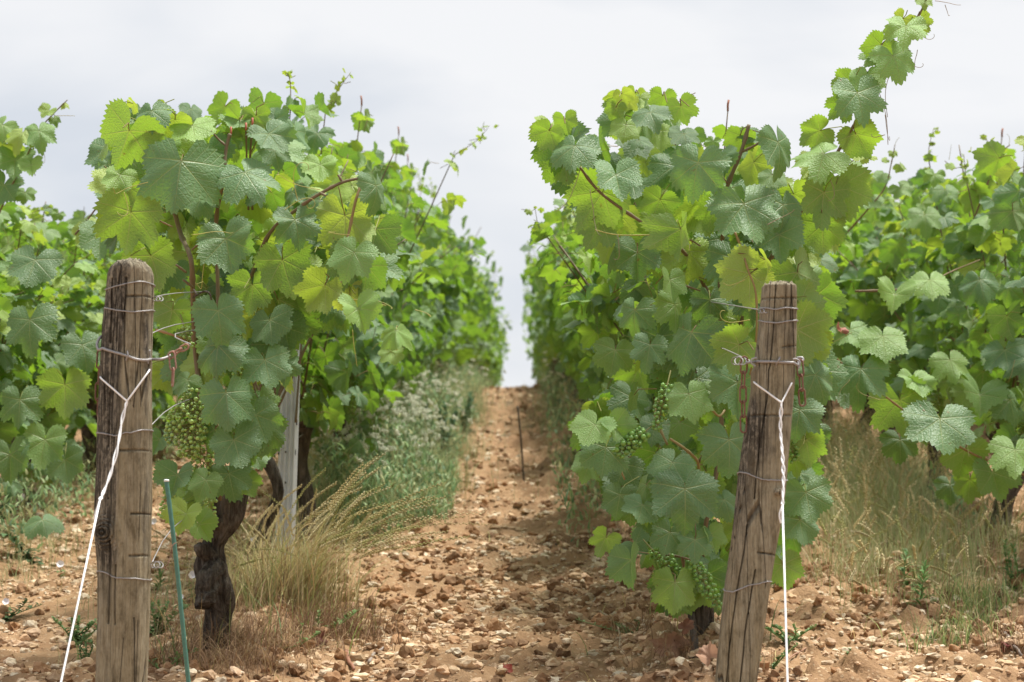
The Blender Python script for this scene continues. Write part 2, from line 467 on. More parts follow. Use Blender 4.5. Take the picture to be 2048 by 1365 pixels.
def simple(name, col, rough=0.5, metal=0.0, var=0.25, var_col=(0.3, 0.2, 0.12), sc=60, spec=0.5):
    s = NT(name); n = s.noise(s.obj(), sc, 4, 0.65)
    f = s.math('MULTIPLY', s.math('SUBTRACT', n, 0.5 - var * 0.4, clamp=True), 4 * var, clamp=True)
    c = s.mix(f, col, var_col)
    return s.done(s.bsdf(c, s.math('ADD', rough, s.math('MULTIPLY', n, 0.2)), metal, spec, s.bump(n, 0.2, 0.001)))

def berry_material():
    s = NT('green_grape'); c, *_ = s.tint(); n = s.noise(s.obj(), 130, 2)
    b = s.n('BsdfPrincipled'); s.put(b.inputs['Base Color'], s.mix(s.math('MULTIPLY', n, 0.4), c, (0.30, 0.42, 0.15)))
    b.inputs['Roughness'].default_value = 0.33; b.inputs['Subsurface Weight'].default_value = 0.35
    b.inputs['Subsurface Radius'].default_value = (0.004, 0.006, 0.001); b.inputs['Subsurface Scale'].default_value = 1.0
    return s.done(b.outputs[0])

M = dict(leaf=leaf_material(), soft=soft_plant('plant'), straw=soft_plant('straw', 0.22, 0.7), soil=soil_material(), stone=stone_material(),
         woodL=wood_material('weathered_wood', seed=0.0), woodR=wood_material('weathered_wood_leaning', seed=3.7), bark=bark_material(), cane=cane_material(),
         wire=simple('galvanised_wire', (0.36, 0.35, 0.35), 0.45, 0.55, 0.3, (0.20, 0.16, 0.14), 200),
         wire_dull=simple('dull_wire', (0.27, 0.25, 0.25), 0.5, 0.5, 0.3, (0.12, 0.10, 0.10), 200),
         white=simple('white_wire', (0.86, 0.86, 0.86), 0.4, 0.1, 0.1, (0.6, 0.6, 0.6), 100),
         rust=simple('rusty_iron', (0.27, 0.15, 0.11), 0.75, 0.2, 0.6, (0.16, 0.075, 0.05), 160),
         pinkrust=simple('pale_rusty_iron', (0.44, 0.33, 0.28), 0.65, 0.3, 0.6, (0.30, 0.12, 0.08), 160),
         steel=simple('galvanised_steel', (0.62, 0.66, 0.71), 0.5, 0.15, 0.35, (0.50, 0.53, 0.57), 25),
         dark=simple('dark_slot', (0.03, 0.03, 0.035), 0.7, 0, 0.1),
         green=simple('green_stake', (0.055, 0.17, 0.13), 0.45, 0, 0.4, (0.12, 0.24, 0.18), 220),
         cap=simple('white_cap', (0.75, 0.78, 0.76), 0.5, 0, 0.1, (0.6, 0.6, 0.6)),
         petal=simple('white_petal', (0.80, 0.76, 0.78), 0.6, 0, 0.2, (0.75, 0.66, 0.70), 90),
         umbel=simple('cream_umbel', (0.74, 0.75, 0.62), 0.7, 0, 0.4, (0.50, 0.52, 0.36), 150),
         berry=berry_material())

# ------------------------------------------------------------------ ground
def build_ground():
    xs = np.concatenate([[-260, -120, -60, -30, -15, -9, -6, -4.5, -3.6], np.arange(-3.0, 3.0, 0.0145), [3.0, 3.6, 4.5, 6, 9, 15, 30, 60, 120, 260]])
    ys = [-60, -30, -15, -8, -4, -1, 0.5, 1.5, 2.2, 2.8, 3.3, 3.8]
    y = 4.1
    while y < 50: ys.append(y); y += max(0.0125, 0.0022 * y * max(1, (y - 6) / 10))
    ys = np.concatenate([ys, [55, 62, 72, 90, 120, 180, 300, 600]])
    X, Y = np.meshgrid(xs, ys)
    Z = gz(X, Y)
    nx, ny = len(xs), len(ys)
    i, j = np.meshgrid(np.arange(ny - 1), np.arange(nx - 1), indexing='ij')
    a = i * nx + j
    mb = MB(); mb.add(np.stack([X, Y, Z], -1).reshape(-1, 3), [np.stack([a, a + 1, a + nx + 1, a + nx], -1).reshape(-1, 4)])
    g = mb.build('ground', M['soil'])
    tag(g, 'sloping ground of reddish brown vineyard soil', kind='structure')
build_ground()

def stone_cols(N):
    pal = np.array([(0.66, 0.49, 0.31), (0.71, 0.56, 0.38), (0.58, 0.41, 0.25), (0.74, 0.63, 0.47), (0.62, 0.43, 0.27), (0.50, 0.34, 0.21), (0.66, 0.47, 0.31)])
    c = 0.93 * pal[rng.integers(0, len(pal), N)] * rng.uniform(0.72, 1.15, (N, 1))
    return c
def stones(mb, N, x0, x1, y0, y1, r0, r1, sub, power=2.0, ybias=1.0):
    y = y0 + (y1 - y0) * rng.random(N) ** ybias
    x = rng.uniform(x0, x1, N)
    keep = (fbm(x * 3.1, y * 3.1, 3, 77) > rng.uniform(0.22, 0.58, N))
    x, y = x[keep], y[keep]; N = len(x)
    r = r0 + (r1 - r0) * rng.random(N) ** power
    tv, tf = ICO[sub]
    T = tv[None] * (1 + rng.normal(0, 0.17 if sub else 0.14, (N, len(tv), 1)))
    T = T + rng.normal(0, 0.05, T.shape)
    S = np.stack([r * rng.uniform(0.8, 1.45, N), r * rng.uniform(0.7, 1.1, N), r * rng.uniform(0.4, 0.8, N)], 1)
    Q = rand_rot(N)
    # mostly lying flat: blend the rotation to a yaw
    yaw = rng.uniform(0, 6.28, N); cy, sy = np.cos(yaw), np.sin(yaw); z = np.zeros(N); o = np.ones(N)
    Ry = np.stack([cy, -sy, z, sy, cy, z, z, z, o], 1).reshape(N, 3, 3)
    tl = rng.normal(0, 0.3, N); ct, s_ = np.cos(tl), np.sin(tl)
    Rx = np.stack([o, z, z, z, ct, -s_, z, s_, ct], 1).reshape(N, 3, 3)
    O = np.stack([x, y, gz(x, y) + r * rng.uniform(-.15, .22, N)], 1)
    scatter(mb, T, [tf], O, S, Ry @ Rx, cols=stone_cols(N))
mb = MB()
stones(mb, 26000, -1.8, 1.8, 4.4, 9.0, 0.0045, 0.0180, 1, 2.0)
stones(mb, 34000, -1.9, 1.9, 4.4, 9.5, 0.003, 0.007, 0, 1.2)
stones(mb, 17000, -2.4, 2.4, 8.5, 16.0, 0.007, 0.023, 1, 1.9)
stones(mb, 14000, -2.6, 2.6, 15.0, 31.0, 0.013, 0.034, 0, 1.4)
g = mb.build('gravel', M['stone'], smooth=False)
tag(g, 'pale limestone gravel strewn over the soil between the vines', kind='stuff')
# soil crumbs
def crumbs(mb, N, x0, x1, y0, y1, r0, r1):
    x = rng.uniform(x0, x1, N); y = rng.uniform(y0, y1, N)
    k = fbm(x * 2.1, y * 2.1, 3, 5) > rng.uniform(0.35, 0.62, N); x, y = x[k], y[k]; N = len(x)
    tv, tf = ICO[1]; r = r0 + (r1 - r0) * rng.random(N) ** 2.4
    T = tv[None] * (1 + rng.normal(0, 0.22, (N, len(tv), 1)))
    O = np.stack([x, y, gz(x, y) + r * 0.2], 1)
    c = np.array([(0.30, 0.175, 0.092)]) * rng.uniform(0.6, 1.35, (N, 1))
    scatter(mb, T, [tf], O, np.stack([r, r, r * 0.75], 1), rand_rot(N), cols=c)
mb = MB()
crumbs(mb, 9000, -1.7, 1.7, 4.4, 9, 0.003, 0.022)
crumbs(mb, 6000, -2.0, 2.0, 9, 26, 0.008, 0.032)
g = mb.build('soil_clods', M['stone'], smooth=False)
tag(g, 'brown crumbly clods of earth scattered over the ground', kind='stuff')
def ground_Y(px, py):
    """distance at which the sight line of a photo pixel meets the ground"""
    lo, hi = 3.5, 24
    for _ in range(24):
        m_ = (lo + hi) / 2; q = P(px, py, m_)
        if q[2] > float(gz(q[0], m_)): lo = m_
        else: hi = m_
    return lo
# larger stones one by one
BIG = [(1030,1222,20,0),(1098,1120,18,0),(1010,1320,24,0),(1245,1255,20,0),(870,1255,20,0),(700,1215,26,1),(760,1090,17,0),(860,1160,20,0),(650,1350,28,0),(600,1340,30,0),(560,1330,26,0),
       (820,1350,26,0),(1070,1255,15,0),(905,1205,18,0),(945,1075,16,0),(1135,1285,22,0),(1190,1240,17,0),(985,1180,15,0),(1655,1330,26,0),(1710,1260,18,0),(1790,1275,24,0),
       (1830,1275,20,1),(1860,1340,17,0),(1905,1345,18,0),(1620,1210,16,0),(1700,1200,17,0),(60,1345,20,0),(110,1300,16,0),(155,1140,19,0),(40,1215,16,0),(1150,1180,14,0),(1500,1320,20,1),
       (1345,1325,22,1),(915,1345,20,0),(770,1285,15,0),(1085,1195,16,0),(480,1340,18,0),(735,1160,16,0),(990,1255,17,0)]
for i, (px, py, s_, kk) in enumerate(BIG):
    Y = ground_Y(px, py)
    p = P(px, py, Y)
    r = W(s_, Y) * 0.5
    tv, tf = ICO[2]
    rr = np.random.default_rng(900 + i)
    nv = tv * (1 + 0.22 * (fbm(tv[:, 0] * 1.4 + i * 3, tv[:, 1] * 1.4 + tv[:, 2] * 1.7, 2, i)[:, None] - 0.5) * 2) + rr.normal(0, 0.035, tv.shape)
    nv = np.clip(nv, -0.85, 0.85)
    nv = nv * np.array([r * rr.uniform(1, 1.25), r * rr.uniform(0.8, 1.0), r * rr.uniform(0.55, 0.75)])
    mb = MB(); c = (0.50, 0.30, 0.21) if kk else (0.62, 0.50, 0.36)
    mb.add(nv, [tf], col=np.array(c) * rr.uniform(0.85, 1.1))
    o = mb.build('stone', M['stone'], smooth=False)
    o.location = (p[0], Y, float(gz(p[0], Y)) + r * 0.2); o.rotation_euler = (0, 0, rr.uniform(0, 6.28))
    if kk: tag(o, 'larger reddish brown stone lying on the soil', 'stone', 'reddish stones on the soil')
    else: tag(o, 'larger pale cream limestone lying on the soil', 'stone', 'pale stones on the soil')

# ------------------------------------------------------------------ leaf templates
def leaf_template(nt_, rings, seed, open_=0.0):
    r_ = np.random.default_rng(seed)
    ka = np.radians([0, 12, 25, 38, 50, 63, 78, 92, 106, 122, 138, 152, 163, 171, 176])
    kr = np.array([1.0, 0.90, 0.79, 0.86, 0.93, 0.85, 0.74, 0.76, 0.80, 0.75, 0.68, 0.60, 0.46, 0.26, 0.07])
    kr = kr * (1 + r_.normal(0, 0.035, kr.shape)); depth = r_.uniform(-0.02, 0.15); kr[2] -= depth; kr[6] -= depth * 0.9
    per = nt_ // 2
    th = np.linspace(0, R(176 - open_ * 16), per + 1)
    def side(sg):
        rad = np.interp(th, ka, kr)
        if per > 20:
            # saw teeth: 2..3 points per tooth
            k = np.arange(per + 1)
            tooth = np.array([0.062, 0.012, -0.038])[k % 3] * (0.65 + 0.7 * r_.random(per + 1)[k // 3])
            rad = rad * (1 + (tooth) * np.clip((R(172) - th) / 0.3, 0, 1))
            rad[0] = 1.04
        else:
            rad = rad * (1 + r_.normal(0, 0.05, per + 1))
        return sg * rad * np.sin(th), rad * np.cos(th)
    xr, yr = side(1); xl, yl = side(-1)
    X = np.concatenate([xl[::-1], xr[1:]]); Y = np.concatenate([yl[::-1], yr[1:]])   # left base .. tip .. right base
    m = len(X)
    V = [(0, 0, 0)]
    fr = np.linspace(0, 1, rings + 1)[1:] ** 0.9
    for f in fr:
        for k in range(m): V.append((X[k] * f, Y[k] * f, 0))
    V = np.array(V, float)
    tri = np.array([(0, 2 + k, 1 + k) for k in range(m - 1)])
    q = []
    for j in range(rings - 1):
        a = 1 + j * m
        for k in range(m - 1): q.append((a + k, a + k + 1, a + m + k + 1, a + m + k))
    uv = V[:, :2].copy()
    x, y = V[:, 0], V[:, 1]; rr = np.hypot(x, y); an = np.arctan2(x, y)
    ph = r_.uniform(0, 6.28, 4)
    z = -r_.uniform(0.0, 0.42) * np.abs(x) ** 1.6 - r_.uniform(-0.10, 0.42) * np.clip(y, 0, 2) ** 2 - r_.uniform(0, 0.25) * np.clip(-y, 0, 2) ** 1.5
    z += 0.085 * rr ** 2 * np.sin(an * 5 + ph[0]) + 0.09 * rr ** 2.5 * np.sin(an * 3 + ph[1]) + 0.04 * rr * np.sin(x * 7 + ph[2]) * np.cos(y * 6 + ph[3])
    # valleys along the main veins
    c = np.where(np.abs(an) < .44, 0, np.where(np.abs(an) < 1.36, .87, 1.83)); v_ = rr * np.sin(np.abs(np.abs(an) - c))
    z += 0.10 * np.minimum(v_, 0.18)
    fold = r_.uniform(-0.5, 0.8) if seed % 4 else r_.choice([1.5, -1.2])
    z += fold * np.abs(x) * 0.5
    V[:, 2] = z
    faces = [tri]
    if q: faces.append(np.array(q)[:, ::-1])
    return V, faces, uv
def fixn(T):
    V, F, uv = T
    a, b, c = V[F[0][:, 0]], V[F[0][:, 1]], V[F[0][:, 2]]
    if np.cross(b - a, c - a)[:, 2].mean() < 0: F[0] = F[0][:, ::-1]
    if len(F) > 1:
        a, b, c = V[F[1][:, 0]], V[F[1][:, 1]], V[F[1][:, 2]]
        if np.cross(b - a, c - a)[:, 2].mean() < 0: F[1] = F[1][:, ::-1]
    return V, F, uv
LH = [fixn(leaf_template(108, 5, 100 + k, (k % 3) * 0.6)) for k in range(12)]
LM = [fixn(leaf_template(60, 2, 200 + k, (k % 3) * 0.6)) for k in range(10)]
LF = [fixn(leaf_template(22, 1, 300 + k, (k % 3) * 0.6)) for k in range(8)]

def norm(v): return v / (np.linalg.norm(v, axis=-1, keepdims=True) + 1e-9)
class Leaves:
    def __init__(s): s.O = []; s.N = []; s.T = []; s.S = []; s.C = []
    def add(s, O, N, T, S, C): s.O.append(O); s.N.append(N); s.T.append(T); s.S.append(S); s.C.append(C)
    def emit(s, mb, temps, mat=0, petiole=0.0, pmat=1, center=None):
        O = np.array(s.O); N = norm(np.array(s.N)); T = np.array(s.T); S = np.array(s.S); C = np.array(s.C)
        T = norm(T - N * (T * N).sum(1, keepdims=True)); X = np.cross(T, N)
        Rm = np.stack([X, T, N], -1)
        k = rng.integers(0, len(temps), len(O))
        for j, (V, F, uv) in enumerate(temps):
            m = k == j
            if m.any():
                Sx = np.stack([S[m] * rng.choice([-1, 1], m.sum()) * rng.uniform(0.88, 1.08, m.sum()), S[m], S[m] * rng.uniform(0.6, 1.5, m.sum())], 1)
                # mirrored copies need flipped faces: avoid by keeping x positive
                Sx[:, 0] = np.abs(Sx[:, 0])
                scatter(mb, V, F, O[m], Sx, Rm[m], uv, C[m], mat)
        if petiole:
            # a thin stalk from each blade back into the vine
            n = len(O); L = petiole * rng.uniform(0.7, 1.3, (n, 1)) * np.clip(S / 0.055, 0.15, 1.1)[:, None]
            a = O; b = O - T * L * 0.35 - N * L * 0.25; c = O - T * L * rng.uniform(0.1, 0.8, (n, 1)) - N * L * 0.9 + rng.normal(0, 0.008, (n, 3))
            pts = np.stack([a, b, c], 1)
            t = norm(np.stack([b - a, c - a, c - b], 1)); u = norm(np.cross(t, np.array([0.3, 0.8, 0.2]))); w_ = np.cross(t, u)
            rad = 0.0013
            ring = [pts + rad * (math.cos(q) * u + math.sin(q) * w_) for q in (0, 2.09, 4.19)]
            Vv = np.stack(ring, 2).reshape(n * 9, 3)
            off = (np.arange(n) * 9)[:, None]
            F = []
            for i in (0, 1):
                for j in range(3):
                    F.append(np.stack([off[:, 0] + i * 3 + j, off[:, 0] + i * 3 + (j + 1) % 3, off[:, 0] + i * 3 + 3 + (j + 1) % 3, off[:, 0] + i * 3 + 3 + j], 1))
            pc = np.where(rng.random((n, 1)) < 0.5, np.array([[0.36, 0.38, 0.12]]), np.array([[0.30, 0.21, 0.10]]))
            mb.add(Vv, [np.concatenate(F)], None, np.repeat(pc, 9, 0), pmat)

def tint(kind):
    """M mature, G green, L pale, Y yellow -> (yellowness, brightness, random)"""
    b = {'M': (0.02, 0.42), 'D': (0.0, 0.12), 'G': (0.38, 0.45), 'L': (0.45, 0.80), 'Y': (0.74, 0.50)}[kind]
    return (min(1, max(0, b[0] + rng.normal(0, 0.06))), min(1, max(0, b[1] + rng.normal(0, 0.14))), rng.random())

def hero(lv, px, py, w_, rot=0, kind='M', back=False, yaw=None, up=None, Y=4.85):
    O = P(px, py, Y)
    L = W(w_, Y) / 1.5
    yaw = rng.normal(0, 22) if yaw is None else yaw
    up = rng.uniform(8, 38) if up is None else up
    a, e = R(yaw), R(up)
    n = np.array([math.sin(a) * math.cos(e), -math.cos(a) * math.cos(e), math.sin(e)])
    if back: n = np.array([math.sin(a) * math.cos(e), math.cos(a) * math.cos(e), math.sin(e)])
    t = np.array([math.sin(R(rot)), 0, -math.cos(R(rot))])
    lv.add(O, n, t, L, tint(kind))

def inside(poly, x, y):
    c = False; n = len(poly)
    for i in range(n):
        x1, y1 = poly[i]; x2, y2 = poly[i - 1]
        if (y1 > y) != (y2 > y) and x < (x2 - x1) * (y - y1) / (y2 - y1) + x1: c = not c
    return c
def fill(lv, poly, n, y0, y1, w0=60, w1=125, top=200, yel=0.25, avoid=None):
    xs = [p[0] for p in poly]; ys = [p[1] for p in poly]; k = 0
    while k < n:
        px, py = rng.uniform(min(xs), max(xs)), rng.uniform(min(ys), max(ys))
        if not inside(poly, px, py + 18): continue
        if avoid and inside(avoid, px, py): continue
        Y = rng.uniform(y0, y1); q = rng.random()
        hgt = 1 - (py - min(ys)) / (max(ys) - min(ys))
        L = W(rng.uniform(w0, w1), 4.9) / 1.5
        if q < 0.56: n_ = np.array([rng.normal(0, .5), -1, rng.uniform(0, .9)])
        elif q < 0.84: n_ = np.array([rng.normal(0, .5), 1, rng.uniform(0.1, .9)])
        else: n_ = np.array([rng.choice([-1, 1]), rng.normal(0, .5), rng.uniform(0.1, 1.3)])
        t = np.array([rng.normal(0, .45), rng.normal(0, .3), -1])
        z = rng.random()
        if z < yel * hgt * 1.3: kd = 'Y'
        elif z < 0.25 + 0.45 * hgt: kd = 'G' if rng.random() < 0.75 else 'L'
        else: kd = 'M' if rng.random() < 0.7 else 'D'
        lv.add(P(px, py, Y), n_, t, L, tint(kd)); k += 1

CANE = (0.20, 0.148, 0.082); GCANE = (0.27, 0.22, 0.09); TEND = (0.50, 0.46, 0.14)
def cane_px(mb, pts, rad, col=CANE, Y=4.95, nodes=True, taper=None):
    p = [P(a[0], a[1], a[2] if len(a) > 2 else Y) for a in pts]
    sp = smooth_pts(p, 6); n = len(sp)
    r = np.linspace(rad, taper or rad * 0.75, n)
    if nodes: r = r * (1 + 0.35 * (np.arange(n) % 8 == 3))
    v, f, uv = tube(sp, r, 8); mb.add(v, f, uv, col)
    return sp
def tendril(mb, p0, d, L=0.08, curl=3.0, r=0.0009, col=TEND):
    p = np.array(p0, float); d = norm(np.array(d, float)); pts = [p.copy()]
    ax = norm(rng.normal(0, 1, 3)); n = 26
    for i in range(n):
        k = (i / n) ** 2.2 * curl * 2.6 / n * 6
        d = norm(d + np.cross(ax, d) * k * 0.28 + rng.normal(0, 0.03, 3)); p = p + d * L / n; pts.append(p.copy())
    v, f, uv = tube(pts, np.linspace(r, r * 0.6, len(pts)), 5); mb.add(v, f, uv, col)

def trunk_mesh(pts, rad, sides=48, seed=0, k=18, lump=0.35):
    sp = smooth_pts(pts, k); n = len(sp)
    r = np.interp(np.linspace(0, 1, n), np.linspace(0, 1, len(rad)), rad)
    v, f, uv = tube(sp, r, sides)
    c = np.repeat(sp, sides, 0); a = np.tile(np.arange(sides) / sides * 6.283, n); h = np.repeat(np.arange(n) / n, sides)
    ca, sa = np.cos(a), np.sin(a)
    q = fbm(ca * 1.6 + seed + 5, h * 5 + sa * 1.6, 3, seed) - 0.5
    g = fbm(a * 3.2, h * 3 + seed, 2, seed + 3) - 0.5
    v = c + (v - c) * (1 + lump * 2 * q + 0.34 * g + 0.26 * (fbm(a * 6.5 + 3, h * 7 + a * .7, 3, seed + 9) - .5))[:, None]
    return v, f, uv

def bunch(mb_b, mb_s, top, direction, L, W_, n, rb=0.0042, seed=0, col=(0.20, 0.34, 0.06)):
    """grape bunch: berries round a curved stem"""
    r_ = np.random.default_rng(seed); d = norm(np.array(direction, float))
    top = np.array(top, float)
    u = norm(np.cross(d, [0.2, 1, 0.1])); v = np.cross(d, u)
    O = []; tries = 0
    while len(O) < n and tries < n * 60:
        tries += 1
        s = r_.random() ** 0.85
        wid = W_ * (0.55 + 0.6 * s) if s < 0.35 else W_ * (0.76 - 0.55 * (s - 0.35)) * 1.15
        a = r_.uniform(0, 6.28); q = wid * math.sqrt(r_.uniform(0.25, 1))
        p = top + d * L * s + (u * math.cos(a) + v * math.sin(a)) * q
        if all(np.linalg.norm(p - o) > rb * 1.75 for o in O): O.append(p)
    O = np.array(O); n = len(O)
    S = rb * r_.uniform(0.7, 1.12, n); S[r_.random(n) < 0.12] *= 0.6
    C = np.array(col) * r_.uniform(0.65, 1.25, (n, 1)) * np.array([1, 1, 1])
    scatter(mb_b, ICO[2][0], [ICO[2][1]], O, S, None, cols=C)
    v_, f_, uv = tube([top - d * 0.03, top + d * L * 0.5, top + d * L * 0.95], np.array([0.0016, 0.0013, 0.0006]), 6)
    mb_s.add(v_, f_, uv, (0.33, 0.32, 0.12))
    for o in O:
        s = np.clip(np.dot(o - top, d) / L - 0.06, 0, 0.95)
        b = top + d * L * s
        v_, f_, uv = tube([b, (b + o) / 2 - d * 0.001, o], 0.0006, 4, cap=False); mb_s.add(v_, f_, uv, (0.38, 0.36, 0.13))

print('base ready')

# ------------------------------------------------------------------ front vine of the left row
def vine_root(x, Y, label, group=None):
    return empty('grapevine', (x, Y, float(gz(x, Y))), label, 'grapevine', group)
def put(mb, name, mats, root, smooth=True):
    return mb.build(name, mats, root, origin=root.location, smooth=smooth)

root = vine_root(P(432, 1250, 5.26)[0], 5.26, 'gnarled front vine beside the thick round post, with a large bunch of green grapes')
lv = Leaves()
for a in [(362,322,158,-6,'M',0,5,14,4.72),(258,262,140,-28,'G',1,20,30,4.8),(303,222,80,8,'M',0,-10,30,4.82),(350,240,70,-10,'Y',1,0,30,4.86),(385,252,82,10,'L',0,0,40,4.85),
          (490,345,125,22,'M',0,10,38,4.78),(538,268,84,25,'M',0,20,30,4.85),(478,238,66,-30,'G',1,0,40,4.9),(512,232,60,10,'G',1,-20,20,4.9),(548,300,64,15,'M',0,15,20,4.88),
          (452,478,116,14,'M',0,-8,12,4.72),(436,622,112,8,'M',0,10,15,4.75),(436,692,100,0,'M',0,-15,22,4.76),(452,786,112,6,'M',0,5,15,4.74),(468,880,100,20,'M',0,-10,20,4.78),
          (412,960,70,-20,'G',0,0,20,4.8),(372,1028,70,-15,'Y',0,-10,20,4.74),(398,1050,62,35,'G',0,10,20,4.76),(262,425,128,-8,'G',1,0,20,4.86),(302,512,110,14,'G',1,10,20,4.9),
          (565,520,120,18,'G',1,-20,15,4.85),(590,440,90,10,'D',0,20,20,4.8),(640,400,70,-10,'M',0,0,25,4.9),(690,432,128,0,'Y',1,10,12,4.84),(708,505,96,-18,'L',0,-15,20,4.72),
          (650,570,92,-35,'Y',1,10,15,4.8),(700,590,80,0,'Y',1,0,20,4.88),(716,618,84,12,'L',0,10,25,4.7),(792,660,60,0,'L',0,0,30,4.68),(782,704,52,10,'G',0,0,30,4.7),
          (752,372,84,6,'M',0,55,8,4.74),(530,720,96,10,'M',0,10,18,4.82),(540,640,90,15,'D',0,-20,20,4.86),(505,570,90,-8,'G',1,20,20,4.9),(330,290,70,-30,'L',0,-20,20,4.9),
          (420,300,80,10,'M',0,30,30,4.88),(400,400,70,30,'M',0,0,30,4.9),(240,350,70,-20,'L',0,0,20,4.9),(430,860,70,-20,'D',0,-20,10,4.85),(355,950,72,-10,'M',0,-10,20,4.84),
          (475,200+40,60,-15,'G',0,10,50,4.9),(375,760,60,-20,'G',0,0,30,4.84),(345,620,80,-15,'G',1,0,20,4.92),(340,540,80,-15,'M',0,0,20,4.95),(512,830,90,20,'M',0,20,10,4.84),
          (556,600,90,5,'G',1,10,20,4.95),(545,690,80,10,'D',0,30,20,4.95),(518,800,80,10,'G',0,20,15,4.95),(320,880,50,-20,'M',0,0,20,4.9),(640,330,70,0,'L',0,0,30,5.0),(576,600,92,8,'G',1,10,15,4.98),(568,655,78,12,'D',0,25,15,4.96),(566,725,74,16,'M',0,35,12,4.96),(590,520,90,10,'M',0,0,20,5.0),(470,815,70,30,'G',0,20,20,4.85),(458,948,84,12,'M',0,10,20,4.9),(486,960,64,30,'G',0,20,20,4.95)]:
    hero(lv, a[0], a[1], a[2], a[3], a[4], bool(a[5]), a[6], a[7], a[8])
PL = [(200,270),(262,235),(330,250),(390,285),(430,310),(480,265),(555,275),(575,330),(590,400),(592,540),(566,680),(548,830),(535,900),(505,935),(488,985),(430,1000),(400,1030),(352,1010),(335,960),(345,900),(335,740),(370,660),(355,600),(300,560),(232,480),(222,380),(205,300)]
GA = [(325,770),(435,770),(435,945),(325,945)]
fill(lv, PL, 235, 4.95, 5.65, 42, 122, yel=0.4, avoid=GA)
fill(lv, [(545,470),(600,410),(690,360),(745,360),(770,420),(750,560),(700,640),(640,620),(590,600)], 34, 4.85, 5.5, 55, 105, yel=0.7)
fill(lv, [(255,205),(340,205),(400,240),(330,300),(260,300)], 12, 4.9, 5.2, 35, 70, yel=0.6)
fill(lv, [(450,225),(560,240),(570,300),(460,300)], 12, 4.9, 5.2, 35, 65, yel=0.4)
mb = MB(); lv.emit(mb, LH, petiole=0.06)
put(mb, 'foliage', [M['leaf'], M['soft']], root)
mb = MB()
v, f, uv = trunk_mesh([P(462,985,5.2), P(452,1040,5.2), P(430,1085,5.22), P(424,1135,5.22), P(432,1190,5.24), P(438,1240,5.26), (P(438,1240,5.26)[0], 5.28, float(gz(-0.71, 5.28)) - 0.05)], [0.034,0.030,0.027,0.033,0.034,0.028,0.034], seed=2, lump=0.5)
mb.add(v, f, uv)
v, f, uv = trunk_mesh([P(436,1130,5.2), P(415,1160,5.16), P(410,1190,5.15), P(412,1212,5.14)], [0.022,0.026,0.026,0.022], seed=7)
mb.add(v, f, uv)
v, f, uv = trunk_mesh([P(424,1112,5.2), P(404,1100,5.17), P(396,1090,5.16)], [0.02,0.017,0.010], 16, seed=9); mb.add(v, f, uv)
v, f, uv = trunk_mesh([P(440,1050,5.2), P(415,1030,5.12), P(408,960,5.08)], [0.022,0.013,0.006], 14, seed=12); mb.add(v, f, uv)
put(mb, 'trunk', M['bark'], root)
mb = MB()
cane_px(mb, [(410,1000,5.1),(418,900),(400,780),(390,690),(386,600,4.9),(382,520,4.85),(362,470),(346,410),(338,360),(328,300),(322,225)], 0.0062, taper=0.0048)
cane_px(mb, [(440,1000,5.1),(430,800),(436,600),(432,450),(445,370,4.85),(452,300,4.85),(460,268,4.85)], 0.005)
cane_px(mb, [(452,292,4.85),(436,278,4.85),(422,262,4.84)], 0.0026)
cane_px(mb, [(450,700,5.1),(500,560),(540,466,4.88),(600,415,4.82),(640,388,4.8),(688,364,4.8),(735,355,4.8)], 0.0048, taper=0.003)
cane_px(mb, [(686,366,4.8),(676,350,4.8)], 0.003)
cane_px(mb, [(640,386,4.8),(652,392,4.78)], 0.0028)
cane_px(mb, [(728,356,4.82),(712,400,4.8),(700,455,4.8),(684,530,4.78),(678,605,4.76)], 0.0034, (0.34,0.24,0.11))
cane_px(mb, [(678,602,4.76),(730,600,4.74),(772,612,4.72)], 0.0011, TEND)
cane_px(mb, [(505,420,5.0),(500,330,4.95),(505,250,4.9)], 0.003)
cane_px(mb, [(497,420,5.0),(494,340,4.95),(492,262,4.9)], 0.0025)
cane_px(mb, [(314,440,4.85),(345,454,4.84)], 0.002, (0.30,0.2,0.1)); cane_px(mb, [(372,545,4.82),(352,530,4.8)], 0.003)
cane_px(mb, [(384,500,4.84),(404,482,4.8),(412,475,4.76)], 0.0022); cane_px(mb, [(386,575,4.86),(366,560,4.84)], 0.003)
cane_px(mb, [(312,660,4.85),(350,672,4.84),(390,690,4.9)], 0.003, (0.36,0.22,0.1))
for (x, y) in [(322,225),(505,248),(492,258),(462,266)]:
    q = P(x, y - 2, 4.855); q2 = P(x, y - 12, 4.855); v, f, uv = tube([P(x, y + 3, 4.855), q, q2], 0.0052 if x == 322 else 0.0024, 8); mb.add(v, f, uv, (0.50,0.15,0.09))
for p0, d, L in [(P(296,365,4.7),(-1,0,-.2),.10),(P(248,385,4.7),(.3,0,-1),.08),(P(595,400,4.75),(-.2,-.4,1),.12),(P(640,380,4.75),(-1,0,.2),.11),(P(410,520,4.72),(-.2,0,-1),.10),(P(385,470,4.7),(1,0,.1),.09),
                 (P(570,420,4.72),(.6,-.3,.5),.11),(P(700,470,4.7),(-1,0,0),.08),(P(740,600,4.7),(1,0,-.2),.07),(P(705,660,4.7),(.1,0,-1),.08),(P(830,620,4.7),(1,0,-.2),.06),(P(770,680,4.7),(.5,0,-1),.05)]:
    tendril(mb, p0, d, L, rng.uniform(1.5, 4))
put(mb, 'canes', M['cane'], root)
